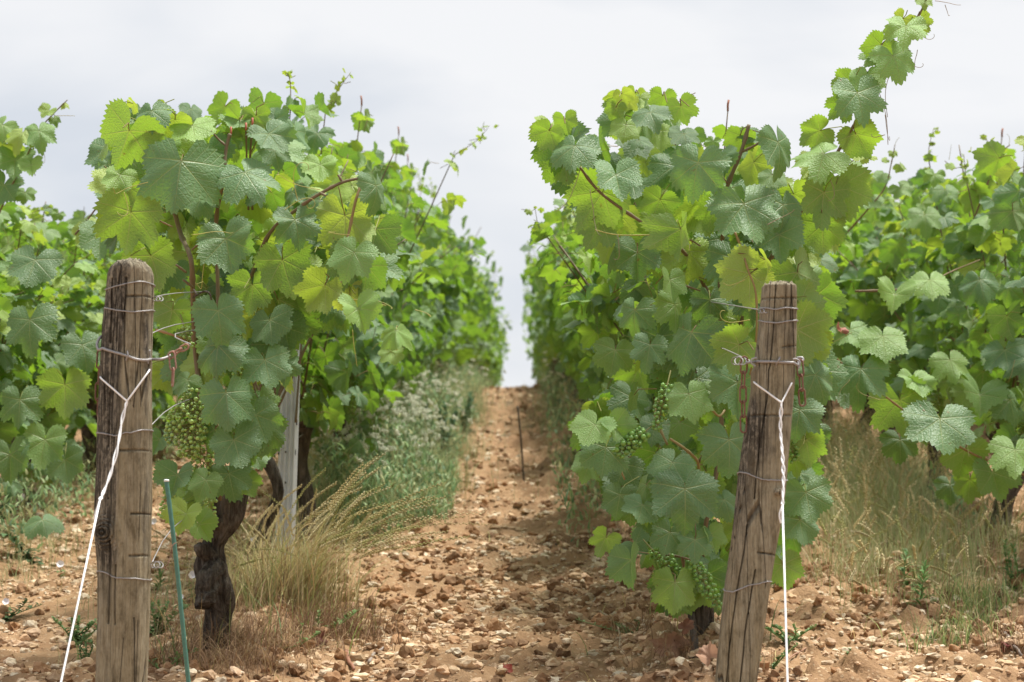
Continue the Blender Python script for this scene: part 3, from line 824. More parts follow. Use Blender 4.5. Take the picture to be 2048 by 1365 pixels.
for k, (x, y, d, L, w_, n, rb) in enumerate([(388,775,(-.05,-.1,-1),00.155,0.054,250,.0046),(400,850,(.05,-.1,-1),0.13,0.040,120,.0044),(480,695,(0,-.1,-1),0.085,0.024,50,.0042),(368,655,(.3,0,-1),0.05,0.02,22,.0042),(345,985,(-.4,0,-1),0.06,0.022,34,.0042),(420,985,(.1,0,-1),0.06,0.02,26,.0042),(352,815,(-.1,-.1,-1),0.08,0.03,45,.0042)]):
    a, b = MB(), MB(); bunch(a, b, P(x, y, 4.86 if k != 1 else 4.9), d, L, w_, n, rb, 50 + k, (0.30, 0.44, 0.11))
    o = put(a, 'grape_bunch', M['berry'], root); b.build('bunch_stem', M['soft'], o, origin=root.location)

# ------------------------------------------------------------------ front vine of the right row
root = vine_root(P(1405, 1290, 5.15)[0], 5.15, 'leafy front vine behind the leaning post, with one very long shoot against the sky')
lv = Leaves()
for a in [(1150,292,98,-5,'M',0,-10,35,4.75),(1098,262,66,-25,'G',1,10,30,4.8),(1130,240,50,10,'G',1,0,30,4.82),(1205,385,120,-35,'G',1,20,25,4.82),(1232,350,98,4,'M',0,10,28,4.74),(1200,440,100,-25,'G',1,20,10,4.88),
          (1396,326,120,-10,'M',0,-20,12,4.73),(1300,225,80,18,'M',0,-20,45,4.8),(1362,212,64,20,'G',1,-10,20,4.85),(1325,192,56,-10,'G',1,0,30,4.9),(1368,268,62,5,'M',0,0,40,4.78),(1232,215,44,-20,'G',1,0,20,4.9),
          (1252,250,60,-10,'Y',0,0,20,4.88),(1442,320,66,5,'M',0,0,35,4.8),(1480,272,60,-10,'G',1,0,25,4.85),(1500,268,50,20,'M',0,10,30,4.85),(1556,285,110,12,'M',0,50,10,4.74),(1488,408,140,10,'M',0,5,20,4.70),
          (1566,410,106,-6,'M',0,30,14,4.74),(1462,515,104,-10,'M',0,-10,16,4.76),(1558,470,96,0,'M',0,0,20,4.74),(1362,458,92,0,'L',1,35,5,4.70),(1275,505,92,0,'D',0,0,5,4.84),(1350,610,84,0,'G',0,50,8,4.78),
          (1340,560,70,0,'L',0,40,10,4.76),(1500,548,112,-52,'Y',1,0,8,4.66),(1530,520,58,48,'Y',1,60,20,4.66),(1595,545,120,30,'G',1,-30,5,4.8),(1600,610,110,50,'G',1,-20,10,4.78),(1594,660,120,62,'G',1,-20,15,4.76),
          (1478,690,94,-55,'G',1,10,20,4.64),(1383,665,128,-14,'M',0,-25,12,4.72),(1378,788,92,8,'L',0,10,16,4.70),(1475,765,112,0,'M',0,0,12,4.76),(1190,850,80,-20,'L',0,-10,30,4.70),(1228,852,70,40,'G',0,20,20,4.72),
          (1212,895,96,-8,'M',0,0,20,4.74),(1370,978,124,0,'M',0,0,16,4.66),(1458,880,110,0,'M',0,10,14,4.72),(1345,925,92,-20,'M',0,-10,35,4.7),(1240,990,76,-10,'M',0,-20,10,4.76),(1292,970,72,-15,'G',0,-30,20,4.72),
          (1350,1165,92,-4,'G',0,0,12,4.70),(1212,1075,58,-25,'G',1,0,20,4.76),(1262,1120,90,10,'M',0,-50,5,4.72),(1612,985,96,10,'M',0,-10,14,4.84),(1600,1040,80,5,'M',0,10,10,4.86),(1565,1130,80,10,'G',1,10,20,4.86),
          (1390,1080,74,0,'M',0,-10,20,4.68),(1340,1065,78,-15,'M',0,0,20,4.70),(1285,1010,80,-20,'M',0,20,40,4.70),(1448,1000,64,15,'M',0,10,30,4.7),(1420,1070,60,20,'G',0,40,10,4.7),(1600,820,90,-10,'M',0,-10,20,4.86),
          (1612,880,84,10,'G',1,0,20,4.9),(1560,820,90,20,'M',0,20,20,4.9),(1300,690,80,-10,'M',0,0,20,4.85),(1270,620,84,-6,'M',0,-30,12,4.9),(1230,700,80,-10,'G',0,0,20,4.95),(1420,600,80,0,'D',0,0,10,4.85),
          (1430,420,70,-20,'G',1,0,20,4.85),(1320,400,74,-20,'G',1,0,20,4.88),(1240,430,70,-10,'Y',1,0,20,4.9),(1545,350,60,0,'G',0,0,30,4.82),(1415,1150,76,10,'D',0,10,10,4.8),(1250,930,84,-20,'D',0,0,20,4.84),
          (1430,790,80,-20,'G',0,0,20,4.8),(1310,850,70,-10,'D',0,0,20,4.85),(1180,925,66,-20,'G',0,0,20,4.8),(1500,600,70,0,'D',0,0,20,4.8),(1630,750,90,25,'M',0,20,20,4.9),(1590,740,90,10,'M',0,-10,20,4.92),
          # the long shoot
          (1648,308,116,-58,'L',0,-10,45,4.74),(1640,262,72,-60,'G',1,0,25,4.82),(1712,268,86,30,'G',1,0,20,4.84),(1715,186,112,6,'M',0,5,24,4.76),(1700,165,66,-30,'G',1,0,20,4.84),(1688,205,70,-40,'G',1,0,15,4.86),
          (1735,150,70,0,'L',0,-10,20,4.8),(1786,112,92,12,'L',0,10,22,4.76),(1762,90,70,-28,'G',1,0,25,4.83),(1755,110,62,-40,'G',0,0,25,4.84),(1812,52,84,-8,'L',0,0,42,4.77),(1806,38,46,-30,'Y',1,0,15,4.83),(1842,40,44,30,'Y',1,0,15,4.83),
          (1680,372,110,15,'G',1,0,14,4.84),(1648,385,110,-6,'G',1,-10,14,4.82),(1645,450,90,0,'G',1,10,14,4.86),(1725,310,50,35,'Y',0,0,60,4.86),(1705,330,44,60,'L',0,0,60,4.9),(1625,330,60,-30,'Y',0,0,30,4.86),(1848,0,34,0,'Y',0,0,40,4.8)]:
    hero(lv, a[0], a[1], a[2], a[3], a[4], bool(a[5]), a[6], a[7], a[8])
PR = [(1085,255),(1150,250),(1200,325),(1225,245),(1330,210),(1375,250),(1405,350),(1450,365),(1475,310),(1510,290),(1535,380),(1565,360),(1600,400),(1640,400),(1680,420),(1690,440),(1645,480),(1655,560),(1655,700),(1635,850),(1600,940),(1612,1040),(1575,1150),(1530,1170),(1440,1190),(1350,1200),(1270,1170),(1250,1090),(1215,1060),(1262,1010),(1170,920),(1160,850),(1250,800),(1285,620),(1250,520),(1180,450),(1130,340)]
GB = [(1225,910),(1240,850),(1310,770),(1345,770),(1340,850),(1270,920)]
fill(lv, PR, 360, 4.92, 5.7, 42, 118, yel=0.35, avoid=GB)
fill(lv, [(1215,210),(1330,185),(1385,235),(1390,300),(1230,330)], 18, 4.9, 5.2, 35, 72, yel=0.7)
fill(lv, [(1490,400),(1620,370),(1680,400),(1640,500),(1500,520)], 16, 4.9, 5.2, 60, 100, yel=0.5)
fill(lv, [(1290,1080),(1440,1080),(1470,1200),(1350,1225),(1290,1190)], 10, 4.9, 5.1, 60, 85, yel=0)
mb = MB(); lv.emit(mb, LH, petiole=0.06)
put(mb, 'foliage', [M['leaf'], M['soft']], root)
mb = MB()
bx = P(1405, 1290, 5.15)
v, f, uv = trunk_mesh([P(1412,1080,5.2), P(1406,1150,5.18), P(1400,1210,5.16), P(1408,1270,5.16), P(1415,1330,5.16), P(1420,1370,5.16)], [0.018,0.022,0.030,0.024,0.026,0.036], seed=21, lump=0.4); mb.add(v, f, uv)
v, f, uv = trunk_mesh([P(1375,1195,5.1), P(1384,1240,5.06), P(1390,1300,5.04), P(1390,1380,5.02)], [0.008,0.009,0.0085,0.010], 12, seed=24, lump=0.15); mb.add(v, f, uv)
put(mb, 'trunk', M['bark'], root)
mb = MB()
cane_px(mb, [(1400,1190,5.1),(1410,1060),(1440,900),(1442,760),(1440,640),(1444,500),(1448,420,4.85),(1456,370,4.83),(1482,305,4.83),(1498,250,4.83)], 0.0055, taper=0.0042)
cane_px(mb, [(1456,368,4.83),(1432,345,4.8),(1405,325,4.78)], 0.003); cane_px(mb, [(1484,304,4.83),(1512,290,4.82),(1540,270,4.8)], 0.003)
cane_px(mb, [(1440,640,5.1),(1380,520,5.0),(1312,460,4.84),(1270,436,4.82),(1200,385,4.8),(1160,335,4.78)], 0.0046, taper=0.003)
cane_px(mb, [(1440,760,5.1),(1500,600,5.0),(1546,510,4.9),(1590,440,4.86),(1622,395,4.84),(1660,330,4.84),(1690,280,4.84),(1722,228,4.83),(1752,182,4.82),(1780,140,4.82),(1806,80,4.81),(1835,35,4.8),(1850,6,4.8),(1856,-20,4.8)], 0.0052, taper=0.0018)
cane_px(mb, [(1470,465,4.66),(1484,500,4.66),(1496,540,4.65),(1512,590,4.64),(1512,680,4.66),(1500,750,4.7)], 0.0026, (0.30,0.22,0.08))
cane_px(mb, [(1395,955,5.0),(1396,925,4.84),(1372,900,4.76),(1340,878,4.74)], 0.0036, (0.34,0.26,0.12)); cane_px(mb, [(1396,925,4.84),(1425,890,4.8),(1440,870,4.8)], 0.0036)
cane_px(mb, [(1410,800,4.74),(1436,832,4.76),(1450,820,4.8)], 0.003, (0.36,0.27,0.12)); cane_px(mb, [(1360,568,4.78),(1400,582,4.82)], 0.0022)
cane_px(mb, [(1440,560,5.1),(1432,700,5.0)], 0.005); cane_px(mb, [(1355,470,4.72),(1380,480,4.74),(1400,492,4.8)], 0.0022)
cane_px(mb, [(1300,1105,4.8),(1365,1115,4.8),(1400,1130,4.9)], 0.003); cane_px(mb, [(1362,1080,4.82),(1370,1160,4.85)], 0.0036)
cane_px(mb, [(1335,890,4.8),(1310,830,4.82),(1322,790,4.86)], 0.003, GCANE); cane_px(mb, [(1222,900,4.76),(1250,960,4.76)], 0.0026, (0.36,0.27,0.12))
cane_px(mb, [(1310,470,4.76),(1235,470,4.74),(1190,460,4.73)], 0.0013, TEND)
for q in [(1755,175,1776,290),(1785,130,1775,235)]:
    cane_px(mb, [(q[0],q[1],4.8),(q[2]-4,(q[1]+q[3])/2,4.78),(q[2],q[3],4.78)], 0.0008, (0.30,0.22,0.16))
for p0, d, L in [(P(1835,65,4.78),(1,0,-.8),.05),(P(1835,100,4.78),(-.2,0,-1),.045),(P(1815,120,4.78),(1,0,-1),.05),(P(1770,230,4.78),(.2,0,-1),.08),(P(1770,270,4.78),(-1,0,-.3),.04),(P(1870,2,4.8),(1,0,-.2),.06),(P(1890,10,4.8),(.3,0,-1),.035),
                 (P(1160,340,4.74),(-.3,0,-1),.11),(P(1180,380,4.74),(.1,0,-1),.12),(P(1235,470,4.72),(.2,0,-1),.07),(P(1490,560,4.64),(-1,0,-.5),.05),(P(1535,450,4.64),(1,0,.6),.07),(P(1430,300,4.8),(-1,0,.3),.06),(P(1660,360,4.78),(.5,0,-1),.06),(P(1500,640,4.6),(-1,0,-.2),.09)]:
    tendril(mb, p0, d, L, rng.uniform(0.8, 3), col=TEND if p0[2] < 1.6 else (0.34,0.27,0.19))
put(mb, 'canes', M['cane'], root)
for k, (x, y, d, L, w_, n, rb, Y) in enumerate([(1335,768,(-.25,-.1,-1),0.105,0.022,72,.0043,4.72),(1292,862,(-.75,-.1,-.6),0.082,0.025,70,.0055,4.72),(1305,1100,(.5,-.1,-.55),0.10,0.026,70,.005,4.76),(1382,1120,(.45,-.1,-.8),0.12,0.026,66,.0052,4.74),(1580,880,(.2,0,-1),0.05,0.02,22,.005,4.9),(1392,680,(.1,0,-1),0.06,0.018,30,.0045,4.9),(1480,690,(.1,0,-1),0.05,0.018,24,.0045,4.85)]):
    a, b = MB(), MB(); bunch(a, b, P(x, y, Y), d, L, w_, n, rb, 80 + k, (0.14, 0.30, 0.05))
    o = put(a, 'grape_bunch', M['berry'], root); b.build('bunch_stem', M['soft'], o, origin=root.location)

# ------------------------------------------------------------------ vine prototypes, local coordinates: x across the row, y along it, z up
def proto(seed, temps, dens=1.0, hi=1.33, lo=0.40, bunches=True, halfw=0.17, lsize=(0.040, 0.078), clip=None, tr=1.0):
    global rng
    keep = rng; rng = np.random.default_rng(seed)
    root = bpy.data.objects.new('grapevine', None); COL.objects.link(root)
    lv = Leaves(); cm = MB(); tm = MB()
    head = np.array([rng.normal(0, .03), 0, 0.40])
    v, f, uv = trunk_mesh([(rng.normal(0, .03), rng.normal(0, .05), -0.05), (rng.normal(0, .02), rng.normal(0, .03), 0.12), (rng.normal(0, .03), 0, 0.27), head], np.array([0.036, 0.026, 0.028, 0.034]) * tr, 20, seed=seed, k=6); tm.add(v, f, uv)
    arm = head + np.array([0, 0.42, 0.08]); v, f, uv = trunk_mesh([head - [0, 0, 0.02], head + [0, .15, .06], arm], [0.02, 0.013, 0.009], 10, seed=seed + 1, k=5); tm.add(v, f, uv)
    ns = 11
    for k in range(ns):
        y0 = -0.42 + 0.95 * (k + rng.uniform(-.3, .3)) / ns
        p = np.array([rng.normal(0, .03), y0 * 0.8, 0.48]); top = hi * rng.uniform(0.76, 1.12)
        flop = rng.random() < 0.42; sx = rng.choice([-1, 1]); x1 = sx * rng.uniform(0.02, halfw) * (2.3 if flop else 1)
        q1 = np.array([x1 * 0.5, y0, 0.85]); q2 = np.array([x1, y0 + rng.normal(0, .09), top * (0.92 if flop else 1)])
        sp = smooth_pts([p, q1, q2], 9); n = len(sp)
        v, f, uv = tube(sp, np.linspace(0.0045, 0.0018, n), 6); cm.add(v, f, uv, CANE)
        if rng.random() < 0.13 and not flop:      # trimmed cane end with a red brown cut
            e = sp[-1]; v, f, uv = tube([e, e + [0, 0, .02], e + [0.003, 0, .035]], [.0030, .0032, .0032], 7); cm.add(v, f, uv, (0.34, 0.13, 0.075))
        elif rng.random() < 0.42:     # growing tip with tiny leaves
            e = sp[-1]; tip = e + np.array([rng.normal(0, .05), rng.normal(0, .05), rng.uniform(.05, .13)]); s2 = smooth_pts([e, (e + tip) / 2 + rng.normal(0, .01, 3), tip], 4)
            v, f, uv = tube(s2, np.linspace(.0018, .0007, len(s2)), 5); cm.add(v, f, uv, GCANE)
            for j, c in enumerate(s2[1:]):
                lv.add(c + rng.normal(0, .012, 3), rng.normal(0, 1, 3) + [0, 0, .6], rng.normal(0, 1, 3), rng.uniform(.010, .026) * (1.3 - j / 9), tint('Y'))
        nl = int(20 * dens)
        for j in range(nl):
            t = (j + rng.random()) / nl; c = sp[min(n - 1, int(t * (n - 1)))]
            s = rng.choice([-1, 1]); out = np.array([s * rng.uniform(.3, 1), rng.normal(0, .7), 0])
            O = c + norm(out) * rng.uniform(.02, .11) + np.array([0, 0, rng.normal(0, .03)])
            yy = max(0, (O[2] - 0.75) / 0.6)
            z = rng.random(); kd = 'Y' if z < .28 * yy else ('G' if z < .22 + .45 * yy else ('L' if z < .32 + .5 * yy else ('M' if rng.random() < .75 else 'D')))
            N_ = norm(out) * rng.uniform(.3, 1.2) + np.array([0, 0, rng.uniform(.1, 1.1)]) + rng.normal(0, .35, 3)
            lv.add(O, N_, np.array([rng.normal(0, .45), rng.normal(0, .45), -1.0]) + norm(out) * .3, rng.uniform(*lsize) * (1.0 - 0.28 * max(0, t - .7) / .3), tint(kd))
    for j in range(int(150 * dens)):   # laterals and shaded leaves through the whole hedge
        z = lo + (hi - lo) * rng.random() ** .85; ww = halfw * (1.25 if .55 < z < 1.1 else .95)
        x = rng.choice([-1, 1]) * ww * rng.random() ** .5; y = rng.uniform(-.5, .5)
        out = np.array([np.sign(x), rng.normal(0, .8), 0]); yy = max(0, (z - 0.8) / 0.6); q = rng.random()
        kd = 'Y' if q < .2 * yy else ('G' if q < .25 + .4 * yy else ('M' if q < .8 else 'D'))
        lv.add(np.array([x, y, z]), norm(out) * .9 + np.array([0, 0, rng.uniform(0, 1)]) + rng.normal(0, .4, 3), np.array([rng.normal(0, .5), rng.normal(0, .5), -1]), rng.uniform(*lsize), tint(kd))
    if clip:
        kk = [i for i in range(len(lv.O)) if not clip(lv.O[i])]
        for nm_ in 'ONTSC': setattr(lv, nm_, [getattr(lv, nm_)[i] for i in kk])
    mb = MB(); lv.emit(mb, temps, petiole=0.055 if temps is not LF else 0)
    mb.build('foliage', [M['leaf'], M['soft']], root); cm.build('canes', M['cane'], root); tm.build('trunk', M['bark'], root)
    if bunches:
        for k in range(3):
            a, b = MB(), MB(); s = rng.choice([-1, 1])
            bunch(a, b, (s * .12, rng.uniform(-.45, .2), rng.uniform(.5, .62)), (0, 0, -1), .09, .028, 48, .0048, seed + k)
            o = a.build('grape_bunch', M['berry'], root); b.build('bunch_stem', M['soft'], o)
    rng = keep
    return root
protos = [proto(500 + k, LM, 1.0) for k in range(5)]
lowp = [proto(550 + k, LM, 1.15, lo=0.14) for k in range(2)]
wide = [proto(560 + k, LM, 1.1, lo=0.32, hi=1.36, halfw=0.22) for k in range(2)]
gapp = [proto(570, LM, 1.0, bunches=False, clip=lambda o: (o[2] < .80 and o[0] > -.06) or o[2] < .42, tr=.6)]
far = [proto(600 + k, LF, 1.0, bunches=False, lsize=(0.048, 0.085)) for k in range(4)]
used = set(); VINES = []
ORD = ['second', 'third', 'fourth', 'fifth', 'sixth', 'seventh', 'eighth', 'ninth']
def plant(kind, x, Y, label, group, sx=1.0, sz=1.0, flip=None):
    i = int(rng.integers(0, len(kind))); src = kind[i]
    if (id(kind), i) in used: o = copy_tree(src)
    else: o = src; used.add((id(kind), i))
    o.location = (x, Y, float(gz(x, Y))); o.rotation_euler = (0, 0, (math.pi if rng.random() < .5 else 0) + rng.normal(0, .06) if flip is None else flip)
    o.scale = (sx, 1.0, sz * rng.uniform(.95, 1.04)); VINES.append(o)
    tag(o, label, 'grapevine', group)
    return o
for row, X, y0, nm, sx in ((0, ROWL, 6.3, 'left of the soil path', 0.98), (1, ROWR, 6.25, 'right of the soil path', 0.92)):
    Y = y0; k = 0
    while Y < 44:
        near = Y < 13
        if k < 7: lab = ORD[k] + ' grapevine up the row ' + nm + ' from its post'
        elif Y < 24: lab = 'smaller looking grapevine well up the row ' + nm
        else: lab = 'distant blurred grapevine at the top of the row ' + nm
        kind = far if not near else (gapp if row == 0 and k == 0 else (wide if row == 0 else protos))
        plant(kind, X + rng.normal(0, .02), Y, lab, 'grapevines in the row ' + nm, sx * (1.0 if near else 1.12), (.86 if row == 1 and k < 2 else (.93 if row == 1 else 1.0)) if near else 1.0, 0 if kind is gapp else None)
        Y += 1.0 + rng.normal(0, .03); k += 1
for X, y0, nm, end in ((ROWLL, 6.4, 'the next row on the left edge', 30), (ROWRR, 6.45, 'the next row on the right edge', 30), (ROWLL - 1.15, 10.2, 'the farther row behind on the left', 26), (ROWRR + 1.17, 10.0, 'the farther row behind on the right', 26)):
    Y = y0; k = 0
    while Y < end:
        near = Y < 12 and y0 < 9
        lab = (ORD[k - 1] if k else 'nearest') + ' grapevine in ' + nm + ' of the picture' if near else 'receding grapevine further up ' + nm + ' of the picture'
        plant((lowp if X < 0 else protos) if near else far, X + rng.normal(0, .02), Y, lab, 'grapevines in ' + nm, 1.15, .83 if X < 0 else .94)
        Y += 1.0 + rng.normal(0, .03); k += 1

for src in protos + far + lowp + wide + gapp:      # a prototype nobody planted
    if 'label' not in src:
        for c in list(src.children_recursive): bpy.data.objects.remove(c)
        bpy.data.objects.remove(src)

# ------------------------------------------------------------------ long shoots that leave their vine
def shoot(x, y, canes, leaves, tends=(), rc=.004):
    """extra shoot on the planted vine nearest to (x, y)"""
    v0 = min(VINES, key=lambda o: (o.location.x - x) ** 2 + (o.location.y - y) ** 2)
    mb = MB(); lv = Leaves(); cobs = []
    for c, r, col in canes: m1 = MB(); cane_px(m1, c, r, col, taper=r * .45); cobs.append(m1.build('shoot', M['cane'], None))
    for a in leaves: hero(lv, *a[:5], bool(a[5]), a[6], a[7], a[8])
    for (px, py, Y, d, L) in tends: tendril(mb, P(px, py, Y), d, L, rng.uniform(.8, 2.5), .0009, (0.42, 0.38, 0.16))
    m2 = MB(); lv.emit(m2, LH, petiole=.06)
    bpy.context.view_layer.update()
    for o in [m2.build('shoot_leaves', [M['leaf'], M['soft']], None), mb.build('tendrils', M['cane'], None)] + cobs:
        o.parent = v0; o.matrix_parent_inverse = v0.matrix_world.inverted()
shoot(ROWRR, 6.4, [([(2130,990,6.3),(2048,950,6.2),(1960,915,6.15),(1900,882,6.1),(1820,830,6.05),(1760,785,6.0),(1700,740,6.0),(1672,716,6.0)], .0042, (0.30,0.20,0.09)),
                   ([(1900,882,6.1),(1870,860,6.05)], .002, (0.3,0.2,0.09))],
      [(1766,672,96,0,'L',0,0,35,5.98),(1722,738,112,-6,'M',0,-20,25,5.95),(1880,838,128,-4,'M',0,5,30,5.98),(2030,900,104,-10,'L',0,10,35,6.0),(1800,800,120,12,'G',1,0,10,6.1),(1930,900,90,-10,'G',1,0,15,6.15),
       (1985,945,92,12,'G',0,10,10,6.15),(1940,960,70,-6,'G',1,10,10,6.2),(1830,760,70,0,'L',0,20,35,6.1),(1700,660,70,10,'G',0,0,30,6.1),(1690,770,80,-5,'D',0,0,20,6.05),(2010,700,90,10,'M',0,-20,30,6.2),
       (1960,790,86,-10,'L',0,10,40,6.2),(1900,720,84,5,'G',0,0,35,6.2),(2020,800,90,0,'M',0,30,20,6.2),(1860,560,80,0,'L',0,0,40,6.3),(1790,590,76,-10,'L',0,0,40,6.3),(1960,560,84,8,'M',0,-10,30,6.3),(1800,880,70,0,'D',0,0,20,6.2),(1900,970,60,0,'D',0,0,20,6.3)],
      [(1760,800,5.9,(-1,0,.3),.09),(1700,760,5.9,(-.6,0,-.6),.06),(2030,720,6.1,(-.3,0,-1),.08)])
shoot(ROWRR, 7.4, [([(1710,583,6.7),(1790,580,6.68),(1850,570,6.7),(1900,545,6.75),(1960,520,6.9)], .0036, (0.22,0.14,0.07)),
                   ([(1690,470,7.2),(1735,420,7.1),(1770,375,7.1),(1782,330,7.1),(1790,290,7.1)], .003, (0.24,0.16,0.07)),
                   ([(1930,480,7.0),(1955,420,7.0),(1978,360,7.0),(2000,310,7.0),(2020,290,7.0)], .0034, (0.24,0.16,0.07))],
      [(1742,395,52,-20,'G',0,0,40,7.1),(1800,375,46,30,'G',0,0,30,7.1),(1765,350,34,-30,'G',0,0,30,7.1),(1800,330,24,20,'Y',0,0,30,7.1),(1786,305,18,0,'Y',0,0,30,7.1),(1772,320,16,-60,'Y',0,0,30,7.1),
       (1950,395,56,-30,'Y',1,0,30,7.0),(1995,370,60,20,'Y',1,0,20,7.0),(1970,340,50,-20,'G',1,0,30,7.0),(2012,318,40,20,'Y',0,0,30,7.0),(1988,300,26,-20,'Y',0,0,30,7.0),(1890,380,60,0,'G',0,0,40,7.0),(1870,350,40,-10,'G',0,0,30,7.0),
       (1900,330,22,10,'Y',0,0,30,7.0),(2035,400,70,0,'L',0,0,30,7.0),(1850,430,70,0,'G',0,0,30,7.1)],
      [(2018,290,7.0,(.2,0,1),.04),(1790,290,7.1,(.3,0,1),.03),(1898,320,7.0,(.2,0,1),.05)])
shoot(ROWLL, 6.4, [([(-40,520,6.3),(10,400,6.2),(45,330,6.2),(80,260,6.2),(105,230,6.2),(135,200,6.2)], .003, (0.24,0.16,0.08)),
                   ([(150,470,6.1),(190,420,6.1),(215,380,6.1),(240,350,6.1)], .003, (0.2,0.13,0.07))],
      [(5,250,66,-30,'G',0,0,30,6.2),(45,265,64,-10,'Y',0,0,40,6.15),(78,262,70,10,'L',0,0,30,6.15),(30,320,74,0,'G',0,10,30,6.2),(62,330,52,10,'L',0,0,40,6.15),(8,370,80,-15,'M',0,0,20,6.2),(98,222,34,-30,'Y',0,0,30,6.2),(108,238,26,20,'G',0,0,30,6.2),
       (128,208,16,10,'Y',0,0,30,6.2),(15,290,60,20,'Y',1,0,30,6.2),(50,385,40,0,'G',0,0,30,6.2),(200,470,86,0,'M',0,10,20,6.0),(70,520,100,-8,'M',0,0,25,6.0),(60,640,110,5,'M',0,-10,20,6.0),(130,770,100,0,'G',1,0,15,6.0),(165,690,90,10,'M',0,20,20,6.0),
       (20,910,90,5,'D',0,0,15,6.1),(90,880,96,-5,'G',0,0,15,6.1),(130,920,76,10,'D',0,0,15,6.1),(85,1040,80,10,'M',0,0,60,6.1),(40,800,90,0,'D',0,0,15,6.1),(175,450,60,20,'Y',0,0,30,6.1)],
      [(110,232,6.15,(1,0,.05),.07),(80,290,6.15,(.5,0,-1),.06)])

# ------------------------------------------------------------------ wooden end posts
def post_mesh(prof, Y, depth, extra=0.75, corner=2.6, seed=0, rough_top=0.012, side=None):
    """prof: list of (py, xleft, xright) seen in the photograph; a rounded-square section through real 3D space"""
    prof = [(py, a, b) for py, a, b in prof]
    ctr = [(P((a + b) / 2, py, Y), W(b - a, Y) / 2) for py, a, b in prof]
    zs = np.array([c[0][2] for c in ctr]); xs = np.array([c[0][0] for c in ctr]); hw = np.array([c[1] for c in ctr])
    zb = float(gz(xs[-1], Y)) - 0.08
    o = np.argsort(zs); zs, xs, hw = zs[o], xs[o], hw[o]
    sl = (xs[1] - xs[0]) / (zs[1] - zs[0])
    zs = np.concatenate([[zb], zs]); xs = np.concatenate([[xs[0] + sl * (zb - zs[1])], xs]); hw = np.concatenate([[hw[0]], hw])
    nz, na = 640, 220
    Z = np.linspace(zb, zs[-1], nz); CX = np.interp(Z, zs, xs); HW = np.interp(Z, zs, hw)
    a = np.arange(na) / na * 2 * math.pi
    A, ZZ = np.meshgrid(a, Z); H = HW[:, None]
    ca, sa = np.cos(A), np.sin(A)
    rr = (np.abs(ca) ** corner + np.abs(sa) ** corner) ** (-1 / corner)
    amp = 1 + 0.05 * (fbm(ca * 2 + seed, ZZ * 5 + sa * 2, 3, seed) - .5) * 2
    groove = (fbm(A * 9 + seed, ZZ * 1.6, 3, seed + 5) - .5) * 0.05 + (fbm(A * 22, ZZ * 2.2, 2, seed + 6) - .5) * 0.035
    rad = rr * (amp + groove)
    Xv = CX[:, None] + H * rad * ca; Yv = Y + depth * rad * sa
    return Z, CX, HW, A, ZZ, Xv, Yv, nz, na
def post_build(root, Z, Xv, Yv, ZZ, A, nz, na, Y, CX, mat, stainf, topfall, seed, crack=None):
    V = np.stack([Xv, Yv, ZZ], -1)
    top = Z[-1]
    # worn crown: the last centimetres round over
    t = np.clip((ZZ - (top - topfall)) / topfall, 0, 1)
    sh = np.sqrt(np.clip(1 - t ** 3 * 0.25, 0, 1))
    V[..., 0] = CX[:, None] + (V[..., 0] - CX[:, None]) * sh; V[..., 1] = Y + (V[..., 1] - Y) * sh
    V = V.reshape(-1, 3)
    i, j = np.meshgrid(np.arange(nz - 1), np.arange(na), indexing='ij')
    a0 = i * na + j; a1 = i * na + (j + 1) % na
    F = [np.stack([a0, a1, a1 + na, a0 + na], -1).reshape(-1, 4)]
    C = np.zeros((nz, na, 3)); C[..., 0] = stainf(A, ZZ, top); C[..., 1] = np.clip((ZZ - (top - 0.05)) / 0.04, 0, 1) * 0.6
    if crack is not None: C[..., 2] = np.clip(crack, 0, 1)
    C = C.reshape(-1, 3)
    UV = np.stack([A.ravel() / 6.283, ZZ.ravel()], 1)
    mb = MB()
    # end grain: concentric rings with a rough surface
    last = V[-na:]; cen = last.mean(0); rings = 14; VV = [V]; n0 = len(V); UU = [UV]; CC = [C]
    prev = np.arange(na) + (nz - 1) * na
    for k in range(1, rings + 1):
        q = 1 - k / (rings + 0.3); pts = cen + (last - cen) * q
        pts[:, 2] = last[:, 2] + 0.006 * (1 - q ** 2) + 0.014 * (fbm(pts[:, 0] * 150, pts[:, 1] * 150, 3, seed) - .5) + .004 * (fbm(np.hypot(*(pts - cen)[:, :2].T) * 700, np.zeros(na), 2, 5) - .5)
        VV.append(pts); UU.append(np.zeros((na, 2))); CC.append(np.tile([0.35, 1.0, 0], (na, 1)))
        cur = n0 + (k - 1) * na + np.arange(na)
        F.append(np.stack([prev, np.roll(prev, -1), np.roll(cur, -1), cur], 1)); prev = cur
    F.append(prev[None, :])
    mb.add(np.concatenate(VV), F, np.concatenate(UU), np.concatenate(CC))
    return mb.build('shaft', mat, root, origin=root.location)

YP = 4.0
profL = [(527,226,296),(535,219,301),(550,215,305),(600,211,306),(650,205,304),(700,202,303),(760,199,302),(820,197,302),(870,194,302),(930,194,301),(1000,190,301),(1040,190,300),(1090,192,299),(1150,196,298),(1220,197,297),(1300,195,295),(1365,193,292)]
Z, CX, HW, A, ZZ, Xv, Yv, nz, na = post_mesh(profL, YP, 0.044, corner=2.9, seed=1)
# knot swelling low on the left face
kz = P(215, 1065, YP)[2]; kx = P(218, 1065, YP)[0]
fr = np.exp(-(((ZZ - kz) / 0.022) ** 2 + ((Xv - kx) / 0.020) ** 2)) * (np.sin(A) < 0.1)
Yv = Yv - 0.009 * fr * (1 + 0.6 * np.sin(np.hypot(ZZ - kz, Xv - kx) * 900)); Xv = Xv - 0.006 * fr
